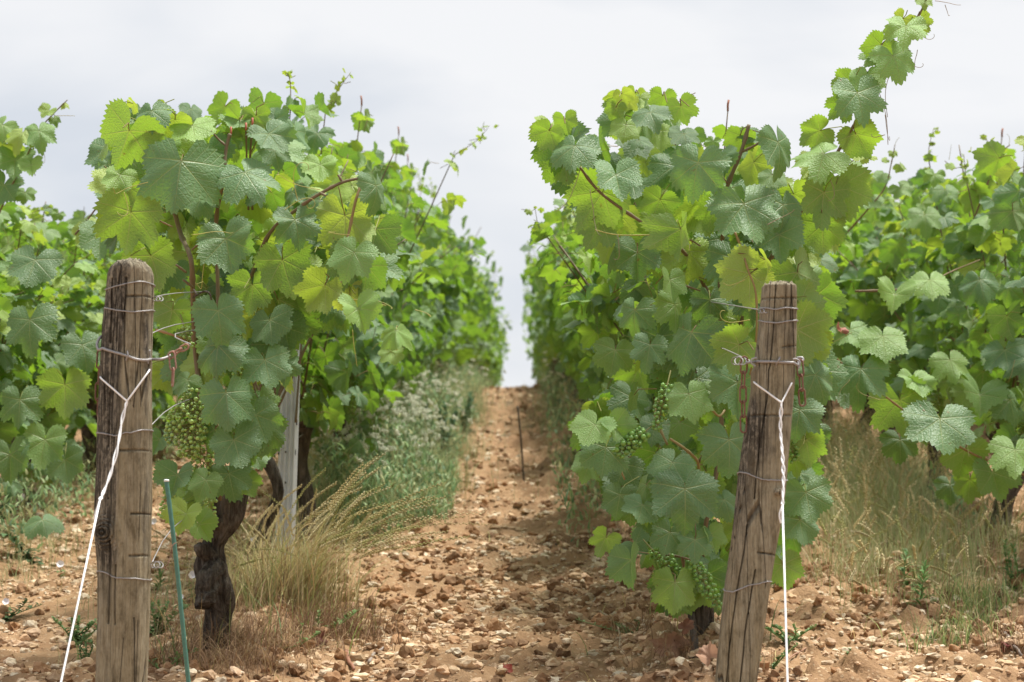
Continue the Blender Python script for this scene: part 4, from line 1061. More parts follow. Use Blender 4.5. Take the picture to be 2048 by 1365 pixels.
# flat sawn face on the right two thirds
gx = P(258, 800, YP)[0]
step = np.clip((CX[:, None] - 0.006 - Xv) / 0.010, 0, 1) * (np.sin(A) < 0)
Yv = Yv + 0.010 * step
# vertical cut seen under the top
CK = np.zeros_like(ZZ)
for xx, z0_, z1_ in ((256, 560, 700), (226, 560, 1000), (238, 640, 1100), (246, 1080, 1365), (232, 1080, 1365)):
    cxp = P(xx, 800, YP)[0]; m = (ZZ < P(0, z0_, YP)[2]) & (ZZ > P(0, z1_, YP)[2]) & (np.sin(A) < 0)
    e_ = np.exp(-((Xv - cxp - .0035 * (fbm(ZZ * 14, ZZ * 0 + xx, 3, 3) - .5)) / 0.0013) ** 2) * m * (fbm(ZZ * 12, ZZ * 0 + xx, 2, 6) > .40); Yv = Yv + 0.005 * e_; CK = CK + .8 * e_
for yy_, xa, xb in ((1029, 272, 300), (903, 248, 300), (598, 258, 300), (1112, 270, 292)):
    zc = P(0, yy_, YP)[2] + .002 * (fbm(Xv * 90, Xv * 0, 2, 4) - .5); m = (Xv > P(xa, 800, YP)[0]) & (Xv < P(xb, 800, YP)[0] + .02) & (np.sin(A) < 0)
    e_ = np.exp(-((ZZ - zc) / .0017) ** 2) * m; Yv = Yv + .004 * e_; CK = CK + (.95 if yy_ == 1029 else .55) * e_
root = empty('wooden_post', (P(243, 1365, YP)[0], YP, float(gz(-.7, YP))), 'thick upright weathered round-topped wooden post in the left foreground, wrapped with wire', 'wooden post')
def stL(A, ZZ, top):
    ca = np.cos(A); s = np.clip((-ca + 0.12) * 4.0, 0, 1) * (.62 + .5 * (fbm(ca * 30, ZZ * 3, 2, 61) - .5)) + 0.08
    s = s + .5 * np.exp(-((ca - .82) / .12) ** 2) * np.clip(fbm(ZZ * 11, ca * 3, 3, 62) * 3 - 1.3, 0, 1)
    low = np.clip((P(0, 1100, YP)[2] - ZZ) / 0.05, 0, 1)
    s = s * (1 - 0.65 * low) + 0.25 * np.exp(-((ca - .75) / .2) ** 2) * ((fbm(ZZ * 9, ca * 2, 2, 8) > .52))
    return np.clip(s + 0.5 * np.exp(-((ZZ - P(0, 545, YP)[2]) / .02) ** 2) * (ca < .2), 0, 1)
post_build(root, Z, Xv, Yv, ZZ, A, nz, na, YP, CX, M['woodL'], stL, 0.022, 1, CK)
def face_y(px, py, which='L'):
    """front surface distance of a post at a pixel"""
    for y in np.linspace(YP - .062, YP + .03, 93):
        q = P(px, py, y); k = int(np.clip((q[2] - GZ[which][0]) / (GZ[which][1] - GZ[which][0]) * (nz - 1), 0, nz - 1))
        rx, ry = GX[which][k], GY[which][k]; cx_ = (rx.max() + rx.min()) / 2
        dd = np.abs(np.angle(np.exp(1j * (np.arctan2(ry - YP, rx - cx_) - math.atan2(y - YP, q[0] - cx_))))); i_ = dd.argmin()
        if math.hypot(q[0] - cx_, y - YP) <= math.hypot(rx[i_] - cx_, ry[i_] - YP): return y
    return YP - .005
GZ = {'L': (Z[0], Z[-1])}; GX = {'L': Xv.copy()}; GY = {'L': Yv.copy()}
def on_post(pts, which='L', off=0.0015):
    out = []
    for (x, y) in pts:
        yy = face_y(x, y, which); out.append(P(x, y, yy - off))
    return out
def densify(pts, k=6): return [tuple(p) for p in smooth_pts([(a, b, 0) for a, b in pts], k)[:, :2]]
def wrap(name, pts, which, rad, mat, label, group, xl, xr, back=True, cat='wire', wob=0.0002):
    """wire across the front of a post, closed round its back"""
    fp = on_post(densify(pts), which, rad * 1.5)
    pl = list(fp)
    if back:
        a, b = fp[0], fp[-1]
        def row(z):
            k = int(np.clip((z - GZ[which][0]) / (GZ[which][1] - GZ[which][0]) * (nz - 1), 0, nz - 1)); return GX[which][k], GY[which][k]
        rx, ry = row(b[2]); cx_ = rx.mean(); aa = math.atan2(b[1] - YP, b[0] - cx_); rx2, ry2 = row(a[2]); ab = math.atan2(a[1] - YP, a[0] - rx2.mean())
        if ab < 0: ab += 2 * math.pi
        for q in np.linspace(aa, ab, 40)[2:-2]:
            t_ = (q - aa) / (ab - aa); z = b[2] * (1 - t_) + a[2] * t_; rx, ry = row(z); i_ = int(round(q / 6.2832 * na)) % na; c_ = np.array([rx.mean(), YP]); s_ = np.array([rx[i_], ry[i_]])
            d_ = s_ - c_; s_ = s_ + d_ / np.linalg.norm(d_) * rad; pl.append(np.array([s_[0], s_[1], z]))
        pl.append(pl[0])
    v, f, uv = tube(np.array(pl) + rng.normal(0, wob, (len(pl), 3)), rad, 8)
    mb = MB(); mb.add(v, f, uv); o = mb.build(name, mat, None, origin=tuple(fp[0]))
    return tag(o, label, cat, group)
W_ = 'binding_wire'
wrap(W_, [(216,578),(235,572),(262,566),(285,564),(304,569)], 'L', .0014, M['wire'], 'topmost thin wire wound round the thick left post, slanting', None, 0, 0)
wrap(W_, [(209,616),(235,621),(262,624),(285,623),(304,621)], 'L', .0014, M['wire'], 'second thin wire from the top of the thick left post', None, 0, 0)
wrap(W_, [(195,866),(215,869),(232,872),(250,866),(262,866),(282,861),(301,861)], 'L', .0014, M['wire'], 'wavy thin wire round the middle of the thick left post', None, 0, 0)
wrap(W_, [(198,1143),(214,1147),(228,1155),(250,1157),(275,1158),(299,1161)], 'L', .0013, M['wire'], 'lowest thin wire round the thick left post, below the knot', None, 0, 0)
def links(chain_root, pts, rad, ln, wd, mat):
    """oval links threaded along a path, alternately turned"""
    sp = smooth_pts(pts, 30); d = np.concatenate([[0], np.cumsum(np.linalg.norm(np.diff(sp, axis=0), axis=1))])
    pitch = ln - 2.6 * rad; n = max(1, int(d[-1] / pitch))
    for k in range(n):
        s = (k + .5) * pitch; c = np.array([np.interp(s, d, sp[:, i]) for i in range(3)]); e = np.array([np.interp(min(s + .003, d[-1]), d, sp[:, i]) for i in range(3)]) - np.array([np.interp(s - .003, d, sp[:, i]) for i in range(3)])
        t = norm(e); u = norm(np.cross(t, [0, 1, 0.02])); 
        if k % 2: u = norm(np.cross(t, u) * .93 + u * .37)
        h = ln / 2 - wd / 2; P_ = []
        for q in np.linspace(-90, 90, 9): P_.append(c + t * (h + wd / 2 * math.cos(R(q))) + u * wd / 2 * math.sin(R(q)))
        for q in np.linspace(90, 270, 9): P_.append(c + t * (-h + wd / 2 * math.cos(R(q))) + u * wd / 2 * math.sin(R(q)))
        P_.append(P_[0]); P_.append(P_[1])
        v, f, uv = tube(P_, rad, 8); mb = MB(); mb.add(v, f, uv); mb.build('chain_link', mat, chain_root, origin=chain_root.location)
def simple_wire(name, pts, rad, mat, label, cat='wire', group=None, k=8, sides=7):
    mb = MB(); sp = smooth_pts(pts, k); v, f, uv = tube(sp, rad, sides); mb.add(v, f, uv)
    return tag(mb.build(name, mat, None, origin=tuple(sp[0])), label, cat, group)
# tension hook round the left post
root = empty('tension_hook', tuple(P(300, 720, YP)), 'thick bent steel wire hook stapled round the thick left post', 'tension hook')
mb = MB(); fp = on_post(densify([(205,697),(222,703),(240,708),(256,713),(272,719),(290,721),(303,719)]), 'L', .0028)
pl = [P(200,676,YP-.005), P(194,688,YP-.012), P(197,700,YP-.02)] + fp + [P(320,719,YP-.02), P(332,716,YP-.01), P(341,711,YP)]
v, f, uv = tube(smooth_pts([P(206,672,YP+.01)] + pl, 3), .0026, 9); mb.add(v, f, uv); mb.build('hook_rod', M['wire'], root, origin=root.location)
for (x, y, h) in ((255,712,9),(299,714,12)):
    a = on_post([(x, y - h), (x + 2, y), (x - 3, y + h)], 'L', .0010); a[1] = a[1] + np.array([0, -.0062, 0])
    mb = MB(); v, f, uv = tube(smooth_pts([a[0] + [0, .006, 0]] + a + [a[2] + [0, .006, 0]], 6), .0016, 7); mb.add(v, f, uv); mb.build('staple', M['wire'], root, origin=root.location)
root = empty('chain', tuple(P(345, 708, YP)), 'pale rusty chain twisted from the hook up to the trellis wire beside the left post', 'chain')
links(root, [P(338,714,YP), P(352,705,YP), P(366,697,YP), P(380,690,YP)], .0016, .017, .0095, M['pinkrust'])
root = empty('chain', tuple(P(345, 708, YP)), 'short end of pale chain hanging straight down beside the left post', 'chain')
links(root, [P(343,706,YP-.006), P(346,740,YP-.008), P(344,786,YP-.008)], .0016, .034, .011, M['pinkrust'])
root = empty('chain', tuple(P(199, 705, YP)), 'rust red chain hanging down the far left side of the thick left post', 'chain')
links(root, [P(201,703,YP+.022), P(198,760,YP+.022), P(196,840,YP+.022)], .0017, .034, .011, M['rust'])

# white guy wires with a fork and a twist
def guy(name, fork, a, b, tail, tw, end, which, label):
    root = empty(name, tuple(P(fork[0], fork[1], YP - .05)), label, 'guy wire')
    ya = YP - .052
    def q(p, y): return P(p[0], p[1], y)
    mb = MB()
    fy = lambda p: min(face_y(p[0], p[1], which), YP - .03) - .003
    v, f, uv = tube(smooth_pts([q((a[0] - 1, a[1] - 4), YP), q(a, fy(a)), q(((a[0] + fork[0]) / 2, (a[1] + fork[1]) / 2), fy(fork)), q(fork, ya)], 6), .0017, 8); mb.add(v, f, uv)
    v, f, uv = tube(smooth_pts([q((b[0] + 1, b[1] - 4), YP), q(b, fy(b)), q(((b[0] + fork[0]) / 2, (b[1] + fork[1]) / 2), fy(fork)), q(fork, ya)], 6), .0017, 8); mb.add(v, f, uv)
    mb.build('fork', M['white'], root, origin=root.location)
    # twisted stretch
    sp = smooth_pts([q(fork, ya)] + [q(t, ya - .008 - .02 * i) for i, t in enumerate(tw)], 24); n = len(sp); mb = MB()
    for ph in (0, math.pi):
        an = np.linspace(0, tail[0] * 2 * math.pi, n) + ph; rr_ = (.0017 + .0006 * np.sin(np.arange(n) * .13)) * np.clip(np.arange(n) / 6, 0, 1)
        pts = sp + np.stack([np.cos(an) * rr_, np.sin(an) * rr_, np.zeros(n)], 1)
        v, f, uv = tube(pts, .0016, 8); mb.add(v, f, uv)
    mb.build('twisted_strand', M['white'], root, origin=root.location)
    e = sp[-1]; mb = MB(); v, f, uv = tube(smooth_pts([e] + [q(t, sp[-1][1] - .004) for t in tail[1]], 6), .0016, 8); mb.add(v, f, uv); mb.build('loose_end', M['white'], root, origin=root.location)
    g0 = q(end, e[1] - .22); d = g0 - e; k = 1.0
    while (e + d * k)[2] > float(gz0(*(e + d * k)[:2])) - .03 and k < 4: k += .02
    mb = MB(); v, f, uv = tube([e, e + d * .5, g0, e + d * k], .0018, 8); mb.add(v, f, uv); mb.build('stay', M['white'], root, origin=root.location)
guy('guy_wire', (254,803), (203,758), (297,744), (3.2, [(190,1030),(191,1046)]), [(244,842),(236,890),(222,945),(207,985),(200,1000)], (122,1365), 'L', 'white forked guy wire running down from the thick left post to the lower left')

profR = [(571,1525,1590),(580,1525,1591),(620,1521,1591),(660,1518,1591),(700,1513,1590),(735,1508,1588),(745,1503,1588),(780,1503,1586),(830,1495,1582),(900,1484,1576),(960,1477,1571),(1040,1470,1561),(1100,1463,1549),(1180,1451,1536),(1260,1442,1524),(1365,1431,1510)]
Z, CX, HW, A, ZZ, Xv, Yv, nz, na = post_mesh(profR, YP, 0.038, corner=4.2, seed=31)
kz = P(1555, 984, YP)[2]; kx = P(1556, 984, YP)[0]
fr = np.exp(-(((ZZ - kz) / 0.007) ** 2 + ((Xv - kx) / 0.007) ** 2)) * (np.sin(A) < 0.1); Yv = Yv - 0.006 * fr; 
cr_ = [(1545,575,760,0),(1562,760,1365,0),(1578,575,640,0)]
for zi in range(nz):
    pyv = 0
cz = lambda py: P(0, py, YP)[2]
off = (Xv - CX[:, None]) / HW[:, None]
CK = np.zeros_like(ZZ)
for o0, y0, y1 in ((-.32, 571, 1000), (.62, 571, 650), (-.55, 1060, 1365), (.12, 1150, 1365)):
    m = (ZZ < cz(y0) + .01) & (ZZ > cz(y1)) & (np.sin(A) < 0)
    e_ = np.exp(-((off - o0 - .03 * np.sin(ZZ * 22) - .10 * (fbm(ZZ * 16, ZZ * 0 + o0, 3, 8) - .5)) / .024) ** 2) * m; Yv = Yv + 0.006 * e_; CK = CK + e_
for yy_, oa, ob, sl_ in ((1104, .1, 1.1, .006), (834, -1.1, .9, 0), (602, -1, 1, 0), (700, .2, 1.1, -.004)):
    zc = cz(yy_) - sl_ * off + .002 * (fbm(off * 6, off * 0, 2, 4) - .5); m = (off > oa) & (off < ob) & (np.sin(A) < 0)
    e_ = np.exp(-((ZZ - zc) / .0016) ** 2) * m; Yv = Yv + .003 * e_; CK = CK + (.9 if yy_ == 1104 else .4) * e_
GZ['R'] = (Z[0], Z[-1]); GX['R'] = Xv.copy(); GY['R'] = Yv.copy()
root = empty('wooden_post', (P(1470, 1365, YP)[0], YP, float(gz(.4, YP))), 'slender flat-topped wooden post leaning to the right in the right foreground', 'wooden post')
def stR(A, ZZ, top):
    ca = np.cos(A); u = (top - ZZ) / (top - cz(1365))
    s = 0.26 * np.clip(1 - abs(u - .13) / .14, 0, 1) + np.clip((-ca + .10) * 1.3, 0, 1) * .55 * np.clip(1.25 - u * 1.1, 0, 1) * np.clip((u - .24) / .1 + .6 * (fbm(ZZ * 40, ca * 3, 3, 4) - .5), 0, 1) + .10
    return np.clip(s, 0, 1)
post_build(root, Z, Xv, Yv, ZZ, A, nz, na, YP, CX, M['woodR'], stR, 0.004, 31, CK)
mb = MB(); tv, tf = ICO[2]
kp = P(1555, 985, face_y(1555, 985, 'R'))
for k, (r_, d) in enumerate(((.0062, .004), (.0042, .0065))):
    mb.add(tv * [r_, .004, r_] * (1 + .1 * rng.normal(size=(len(tv), 1))) + kp + [0, -.002 - d * .4, 0], [tf], col=(.5, .9, 0))
mb.build('knot', M['woodR'], root, origin=root.location)
wrap(W_, [(1520,616),(1535,617),(1552,619),(1572,616),(1591,618)], 'R', .0014, M['wire'], 'topmost thin wire round the leaning right post', None, 0, 0)
wrap(W_, [(1518,642),(1535,645),(1555,646),(1574,643),(1591,641)], 'R', .0014, M['wire'], 'second thin wire from the top of the leaning right post', None, 0, 0)
wrap(W_, [(1480,945),(1493,947),(1510,954),(1528,960),(1550,961),(1570,962)], 'R', .0013, M['wire'], 'sagging thin wire above the knot of the leaning right post', None, 0, 0)
wrap(W_, [(1452,1183),(1466,1184),(1484,1177),(1500,1171),(1518,1168),(1536,1163)], 'R', .0013, M['wire'], 'lowest thin wire round the leaning right post, slanting up', None, 0, 0)
root = empty('tension_hook', tuple(P(1550, 722, YP)), 'straight steel hook bar stapled across the leaning right post', 'tension hook')
mb = MB(); fp = on_post(densify([(1512,724),(1540,724),(1565,725),(1587,726)]), 'R', .0030)
v, f, uv = tube(smooth_pts([P(1492,726,YP-.03), P(1500,725,YP-.038)] + fp + [P(1596,731,YP-.03), P(1597,724,YP-.026), P(1605,722,YP-.02), P(1604,716,YP-.018), P(1592,717,YP-.015)], 3), .0026, 9); mb.add(v, f, uv)
mb.build('hook_rod', M['wire'], root, origin=root.location)
for pts in ([(1514,716),(1504,719),(1503,727),(1511,733)], [(1586,719),(1594,719),(1600,726),(1597,738)]):
    mb = MB(); v, f, uv = tube(smooth_pts([P(a, b, YP - .042) for a, b in pts], 6), .0016, 7); mb.add(v, f, uv); mb.build('eye', M['wire'], root, origin=root.location)
a = on_post([(1560, 715), (1556, 722), (1552, 730)], 'R', .0010); a[1] = a[1] + np.array([0, -.0062, 0])
mb = MB(); v, f, uv = tube(smooth_pts([a[0] + [0, .006, 0]] + a + [a[2] + [0, .006, 0]], 6), .0017, 7); mb.add(v, f, uv); mb.build('staple', M['wire'], root, origin=root.location)
root = empty('chain', tuple(P(1487, 716, YP)), 'long brown rusty chain hanging along the left side of the leaning post', 'chain')
links(root, [P(1489,716,YP-.03), P(1486,780,YP-.025), P(1488,885,YP-.02)], .0017, .031, .011, M['rust'])
root = empty('chain', tuple(P(1601, 716, YP)), 'short brown rusty chain hanging off the right side of the leaning post', 'chain')
links(root, [P(1599,722,YP-.025), P(1602,760,YP-.025), P(1605,812,YP-.022)], .0017, .031, .011, M['rust'])
guy('guy_wire', (1563,806), (1510,767), (1583,768), (4.6, [(1559,1030),(1562,1047)]), [(1561,860),(1565,910),(1567,960),(1565,1010)], (1575,1365), 'R', 'white forked guy wire hanging down the right side of the leaning post')

# ------------------------------------------------------------------ trellis wires along the rows
def trellis(px, py, px2, py2, X, label, rad=.0011, end=30, Y2=None, mat='wire'):
    a = P(px, py, YP + .03); h = a[2] - float(gz0(a[0], YP))
    pts = [a]
    for Y in [4.6, 5.3, 6.2, 7.2, 9, 11, 13, 16, 19, 22, 25, end]: 
        if Y <= end: pts.append(np.array([X, Y, float(gz0(X, Y)) + h]))
    simple_wire('trellis_wire', pts, rad, M[mat], label, 'wire', None, 3, 6)
trellis(303,596,0,0, ROWL, 'topmost trellis wire running up the left row from the thick post')
trellis(302,668,0,0, ROWL, 'second trellis wire from the top running into the left vine')
trellis(381,689,0,0, ROWL, 'trellis wire tied to the twisted chain in the left row', .0013)
trellis(301,853,0,0, ROWL, 'trellis wire passing the big grape bunch in the left row')
trellis(301,1133,0,0, ROWL, 'lowest trellis wire rising past the green stake in the left row')
trellis(1518,620,0,0, ROWR, 'topmost trellis wire of the right row')
trellis(1500,722,0,0, ROWR, 'middle trellis wire of the right row')
for (x, y, s, n, lab) in ((306,1130,7,3,'curled wire end beside the left post near the ground'), (308,598,5,3,'twisted pale wire end just right of the top of the left post'), (1517,622,5,3,'twisted pale wire end left of the top of the leaning post'), (1470,722,9,3,'loose curl of pale wire among leaves left of the leaning post')):
    pts = [P(x + s * 1.1 * math.cos(t) + t * 1.0, y + s * math.sin(t) * .9, YP - .01 - .002 * t + .015 * math.sin(t * .7)) for t in np.linspace(0, 6.28 * n * .8, 30)]
    simple_wire('wire_curl', pts, .0009, M['wire'], lab, 'wire', None, 2)
# tie of old tendril and twine on the wires
simple_wire('twine_tie', [P(388,580,4.05), P(392,588,4.04), P(386,596,4.05), P(405,584,4.05), P(418,586,4.04), P(423,600,4.05)], .0016, M['bark'], 'dark dried twine tied round the top wire beside the left post', 'tie')
simple_wire('rusty_tie', [P(352,1086,4.38), P(345,1092,4.37), P(342,1110,4.37), P(336,1128,4.36), P(331,1134,4.36), P(334,1140,4.36), P(328,1136,4.35)], .0009, M['rust'], 'orange rusty wire tie hanging on the green stake', 'tie')

# green stake
YG = 4.4
root = empty('green_stake', tuple(P(378, 1365, YG)), 'thin green plastic stake with a white cap beside the thick left post', 'stake')
a, b = P(333, 963, YG), P(377, 1365, YG); d = b - a; k = 1
while (a + d * k)[2] > float(gz(*(a + d * k)[:2])) - .03: k += .02
mb = MB(); sp = smooth_pts([a, P(351, 1110, YG), b, a + d * k], 30); rs = .0046 * (1 + .05 * np.sin(np.arange(len(sp)) * 1.7)); v, f, uv = tube(sp, rs, 12); mb.add(v, f, uv); mb.build('rod', M['green'], root, origin=root.location)
mb = MB(); v, f, uv = tube([a + [0, 0, -.001], a + [0, 0, .0025], a + [0, 0, .004]], [.0054, .0054, .0035], 12); mb.add(v, f, uv); mb.build('cap', M['cap'], root, origin=root.location)
# dark rod in the path
YR = ground_Y(1049, 966)
root_o = simple_wire('iron_rod', [P(1035, 812, YR), P(1042, 880, YR), P(1049, 985, YR)], .0040, M['bark'], 'thin dark rusty rod standing in the soil in the middle of the path', 'rod', None, 6, 8)

# galvanised metal trellis post
YM = 6.72
x0 = P(568, 1120, YM); root = empty('metal_post', (x0[0], YM, float(gz(x0[0], YM))), 'ribbed grey galvanised metal trellis post in the left row', 'metal post')
prof = []; Wd = W(37, YM) / 2
n = 60
for k in range(n + 1):
    u = -1 + 2 * k / n; prof.append((u * Wd, -.010 * (1 - abs(u) ** 6) + .0042 * math.cos(u * math.pi * 4.0) * (1 - abs(u) ** 8)))
prof = [(-Wd, .030), (-Wd * 1.0, .012)] + prof + [(Wd, .012), (Wd, .030)]
pr = np.array(prof); back = pr[::-1] + [0, .0022]; back[:, 0] *= .965; loop = np.concatenate([pr, back]); m = len(loop)
zt = P(585, 560, YM)[2]; zb = float(gz(x0[0], YM)) - .1; hs = np.linspace(zb, zt, 40)
slx = (P(582, 700, YM)[0] - x0[0]) / (P(582, 700, YM)[2] - x0[2])
V = np.concatenate([np.stack([x0[0] + (h - x0[2]) * slx + loop[:, 0], YM + loop[:, 1], np.full(m, h)], 1) for h in hs])
i, j = np.meshgrid(np.arange(len(hs) - 1), np.arange(m), indexing='ij'); a0 = i * m + j; a1 = i * m + (j + 1) % m
mb = MB(); mb.add(V, [np.stack([a0, a1, a1 + m, a0 + m], -1).reshape(-1, 4)])
nn = len(pr); top = (len(hs) - 1) * m; mb.F.append((np.array([(top + k, top + k + 1, top + m - 2 - k, top + m - 1 - k) for k in range(nn - 1)]), 0))
mb.build('profile', M['steel'], root, origin=root.location)
for py, dx in ((845,16),(905,15),(845,-2),(905,-3),(966,-1),(1035,-2),(728,16),(786,16),(905,-17)):
    h = P(0, py, YM)[2]; cx_ = x0[0] + (h - x0[2]) * slx + W(dx, YM); mb = MB(); s = (.0035, .004, .010) if abs(dx) > 10 else (.0022, .0022, .0032)
    tv, tf = ICO[1]; mb.add(np.clip(tv * 1.3, -.9, .9) * s + [cx_, YM - (.004 if abs(dx) > 10 else .0135), h], [tf]); mb.build('slot_hook', M['dark'], root, origin=root.location)
# insulator / crimp on the low wire
mb = MB(); v, f, uv = tube([P(508,960,6.2), P(514,956,6.2), P(520,958,6.2), P(518,970,6.2)], .004, 8); mb.add(v, f, uv)
tag(mb.build('wire_tensioner', M['dark'], None, origin=tuple(P(512,958,6.2))), 'small dark tensioner on the low wire left of the metal post', 'tensioner')

# ------------------------------------------------------------------ grass, weeds, flowers
def ground_pts(x, y): return np.stack([x, y, gz(x, y)], 1)
def blades(mb, B, H, az, bend, wd, col, K=5, curl=None):
    N = len(B); s = np.linspace(0, 1, K + 1)[None, :, None]
    d = np.stack([np.cos(az), np.sin(az), np.zeros(N)], 1)[:, None, :]; up = np.array([0, 0, 1.0])
    H_ = H[:, None, None]; b = bend[:, None, None]
    C = B[:, None, :] + up * H_ * (s - .45 * b * s ** 2.2) + d * H_ * b * (0.15 * s + .85 * s ** 2)
    t = np.cross(d[:, 0], up); ang = rng.uniform(-.9, .9, N); t = t * np.cos(ang)[:, None] + d[:, 0] * np.sin(ang)[:, None]
    w_ = (wd[:, None, None] * (1 - s ** 1.6 * .92)) / 2
    L = C - t[:, None, :] * w_; Rr = C + t[:, None, :] * w_
    V = np.stack([L, Rr], 2).reshape(-1, 3); off = (np.arange(N) * (K + 1) * 2)[:, None]; k = np.arange(K)[None] * 2
    F = np.stack([off + k, off + k + 1, off + k + 3, off + k + 2], -1).reshape(-1, 4)
    mb.add(V, [F], None, np.repeat(col, (K + 1) * 2, 0)); return C
def seed_heads(mb, C, frac, size, col, n=13):
    """two ranks of little spikelets on the last part of each stalk"""
    N, K1, _ = C.shape
    tv = np.array([(0, 0, 0), (.20, .5, .12), (0, 1, 0), (-.20, .5, .12), (0, .5, -.15)], float); tf = np.array([(0, 1, 3), (1, 2, 3), (0, 4, 1), (1, 4, 2), (0, 3, 4), (3, 2, 4)])
    O = []; D = []; Cc = []
    for k in range(n):
        s = (1 - frac + frac * (k + .5) / n) * (K1 - 1); i = min(int(s), K1 - 2); f = s - i
        p = C[:, i] * (1 - f) + C[:, i + 1] * f; t = norm(C[:, i + 1] - C[:, i]); sd = norm(np.cross(t, np.array([0.1, 1, 0.2])))
        O.append(p); D.append(norm(t + sd * (.34 if k % 2 else -.34))); Cc.append(col)
    O = np.concatenate(O); D = np.concatenate(D); Cc = np.concatenate(Cc); u = norm(np.cross(D, np.array([0.2, 1, 0]))); w_ = np.cross(u, D)
    scatter(mb, tv, [tf], O, size * rng.uniform(.8, 1.2, len(O)), np.stack([u, D, w_], -1), cols=Cc)
STRAW = np.array([(0.62, 0.52, 0.27), (0.52, 0.44, 0.20), (0.40, 0.40, 0.15), (0.55, 0.40, 0.20), (0.68, 0.60, 0.36)])
GRN = np.array([(0.18, 0.30, 0.08), (0.28, 0.38, 0.12), (0.14, 0.25, 0.09), (0.36, 0.42, 0.15)])
BRN = np.array([(0.26, 0.16, 0.09), (0.34, 0.22, 0.13), (0.20, 0.12, 0.07)])
def pick(pal, N, j=.2): return pal[rng.integers(0, len(pal), N)] * rng.uniform(1 - j, 1 + j, (N, 1))
def patch(mb, N, cx, cy, sx, sy, h0, h1, b0, b1, wd, pal, az=None, azs=3.2):
    x = cx + rng.normal(0, sx, N); y = cy + rng.normal(0, sy, N)
    a = rng.uniform(0, 6.28, N) if az is None else rng.normal(R(az), azs, N)
    return blades(mb, ground_pts(x, y), rng.uniform(h0, h1, N), a, rng.uniform(b0, b1, N), rng.uniform(.7, 1.3, N) * wd, pick(pal, N))
def pxg(px, py):
    Y = ground_Y(px, py); return P(px, py, Y)[0], Y
# the big straw tussock at the metal post
def tussock(px, py, label, n1, n2, hh, az, spread=.05, seeds=60, pal=STRAW, name='grass_tussock', Yo=0):
    x, Y = pxg(px, py); Y += Yo
    root = empty(name, (x, Y, float(gz(x, Y))), label, 'grass')
    mb = MB(); patch(mb, n1, x, Y, spread, spread, hh * .35, hh * .9, .1, .9, .0022, np.concatenate([pal, BRN[:1], GRN[3:]]), az, 1.3)
    patch(mb, n2, x, Y, spread * 1.1, spread * 1.1, hh * .15, hh * .5, .3, 1.1, .0018, np.concatenate([BRN, pal[:2]]))
    put(mb, 'blades', M['straw'], root)
    if seeds:
        mb = MB(); N = seeds
        C = blades(mb, ground_pts(x + rng.normal(0, spread, N), Y + rng.normal(0, spread, N)), rng.uniform(.8, 1.5, N) * hh, rng.normal(R(az), .8, N), rng.uniform(.4, 1.15, N), np.full(N, .0018), pick(STRAW[[0, 1, 2, 4]], N), 14)
        seed_heads(mb, C, .38, .0095, pick(STRAW[[0, 1, 2, 4]], N, .1), 38)
        put(mb, 'seed_stalks', M['straw'], root)
tussock(600, 1222, 'large tussock of straw-coloured grass arching over the path from the metal post', 800, 260, .36, 8, .065, 75)
tussock(548, 1200, 'dry grass tussock just left of the metal post foot', 420, 120, .26, 110, .06, 30, Yo=-.05)
tussock(668, 1262, 'low brown matted grass clump at the foot of the straw tussock', 320, 420, .15, -20, .075, 0, BRN)
tussock(505, 1185, 'thin yellow grass standing between the gnarled trunk and the metal post', 420, 100, .26, 80, .09, 26)
tussock(1960, 1230, 'sparse green grass tuft with arching seed heads in the lower right corner', 420, 100, .17, 90, .09, 8, np.concatenate([GRN, STRAW[:1]]))
tussock(1900, 1290, 'short green grass tuft low on the right edge of the soil', 300, 60, .11, 60, .07, 0, GRN)
tussock(1660, 1170, 'dry straw tuft right of the white guy wire', 60, 90, .12, 60, .10, 6)
# loose grass of the strips under the vines
mb = MB(); mh = MB()
for X in (ROWL, ROWR, ROWRR, ROWLL):
    for Y in np.arange(5.2, 24, .35):
        ax = abs(X - ROWR) < .1
        n = int((34 if not ax else 12) * (1 if Y < 12 else .6)); patch(mb, n, X, Y, .10, .16, .06, .22, .1, .8, .0022 + .00012 * Y, np.concatenate([STRAW, BRN, GRN]))
# dense tall pale grass under the outer right row
for (px, py, n, h) in ((1690,1000,1100,.31),(1760,1040,900,.28),(1640,990,800,.30),(1820,1010,600,.26),(1720,1090,450,.22),(1650,1060,350,.2),(1960,1120,300,.2),(1790,960,500,.26),(1660,930,500,.3),(1700,1150,260,.15),(1780,1130,350,.17),(1850,1100,260,.18),(1880,1180,300,.16),(1760,1190,200,.12)):
    x, Y = pxg(px, py); C = patch(mb, n, x, Y, .11, .22, h * .5, h, .05, .5, .0019, np.array([(0.66,0.65,0.36),(0.46,0.54,0.25),(0.34,0.45,0.19),(0.42,0.50,0.24),(0.74,0.71,0.44)]))
    N = int(n * .09); C = blades(mb, ground_pts(x + rng.normal(0, .12, N), Y + rng.normal(0, .2, N)), rng.uniform(.8, 1.3, N) * h, rng.uniform(0, 6.28, N), rng.uniform(.1, .7, N), np.full(N, .0016), pick(STRAW, N), 10); seed_heads(mh, C, .35, .011, pick(STRAW[[0, 2, 4]] * 1.15, N), 14)
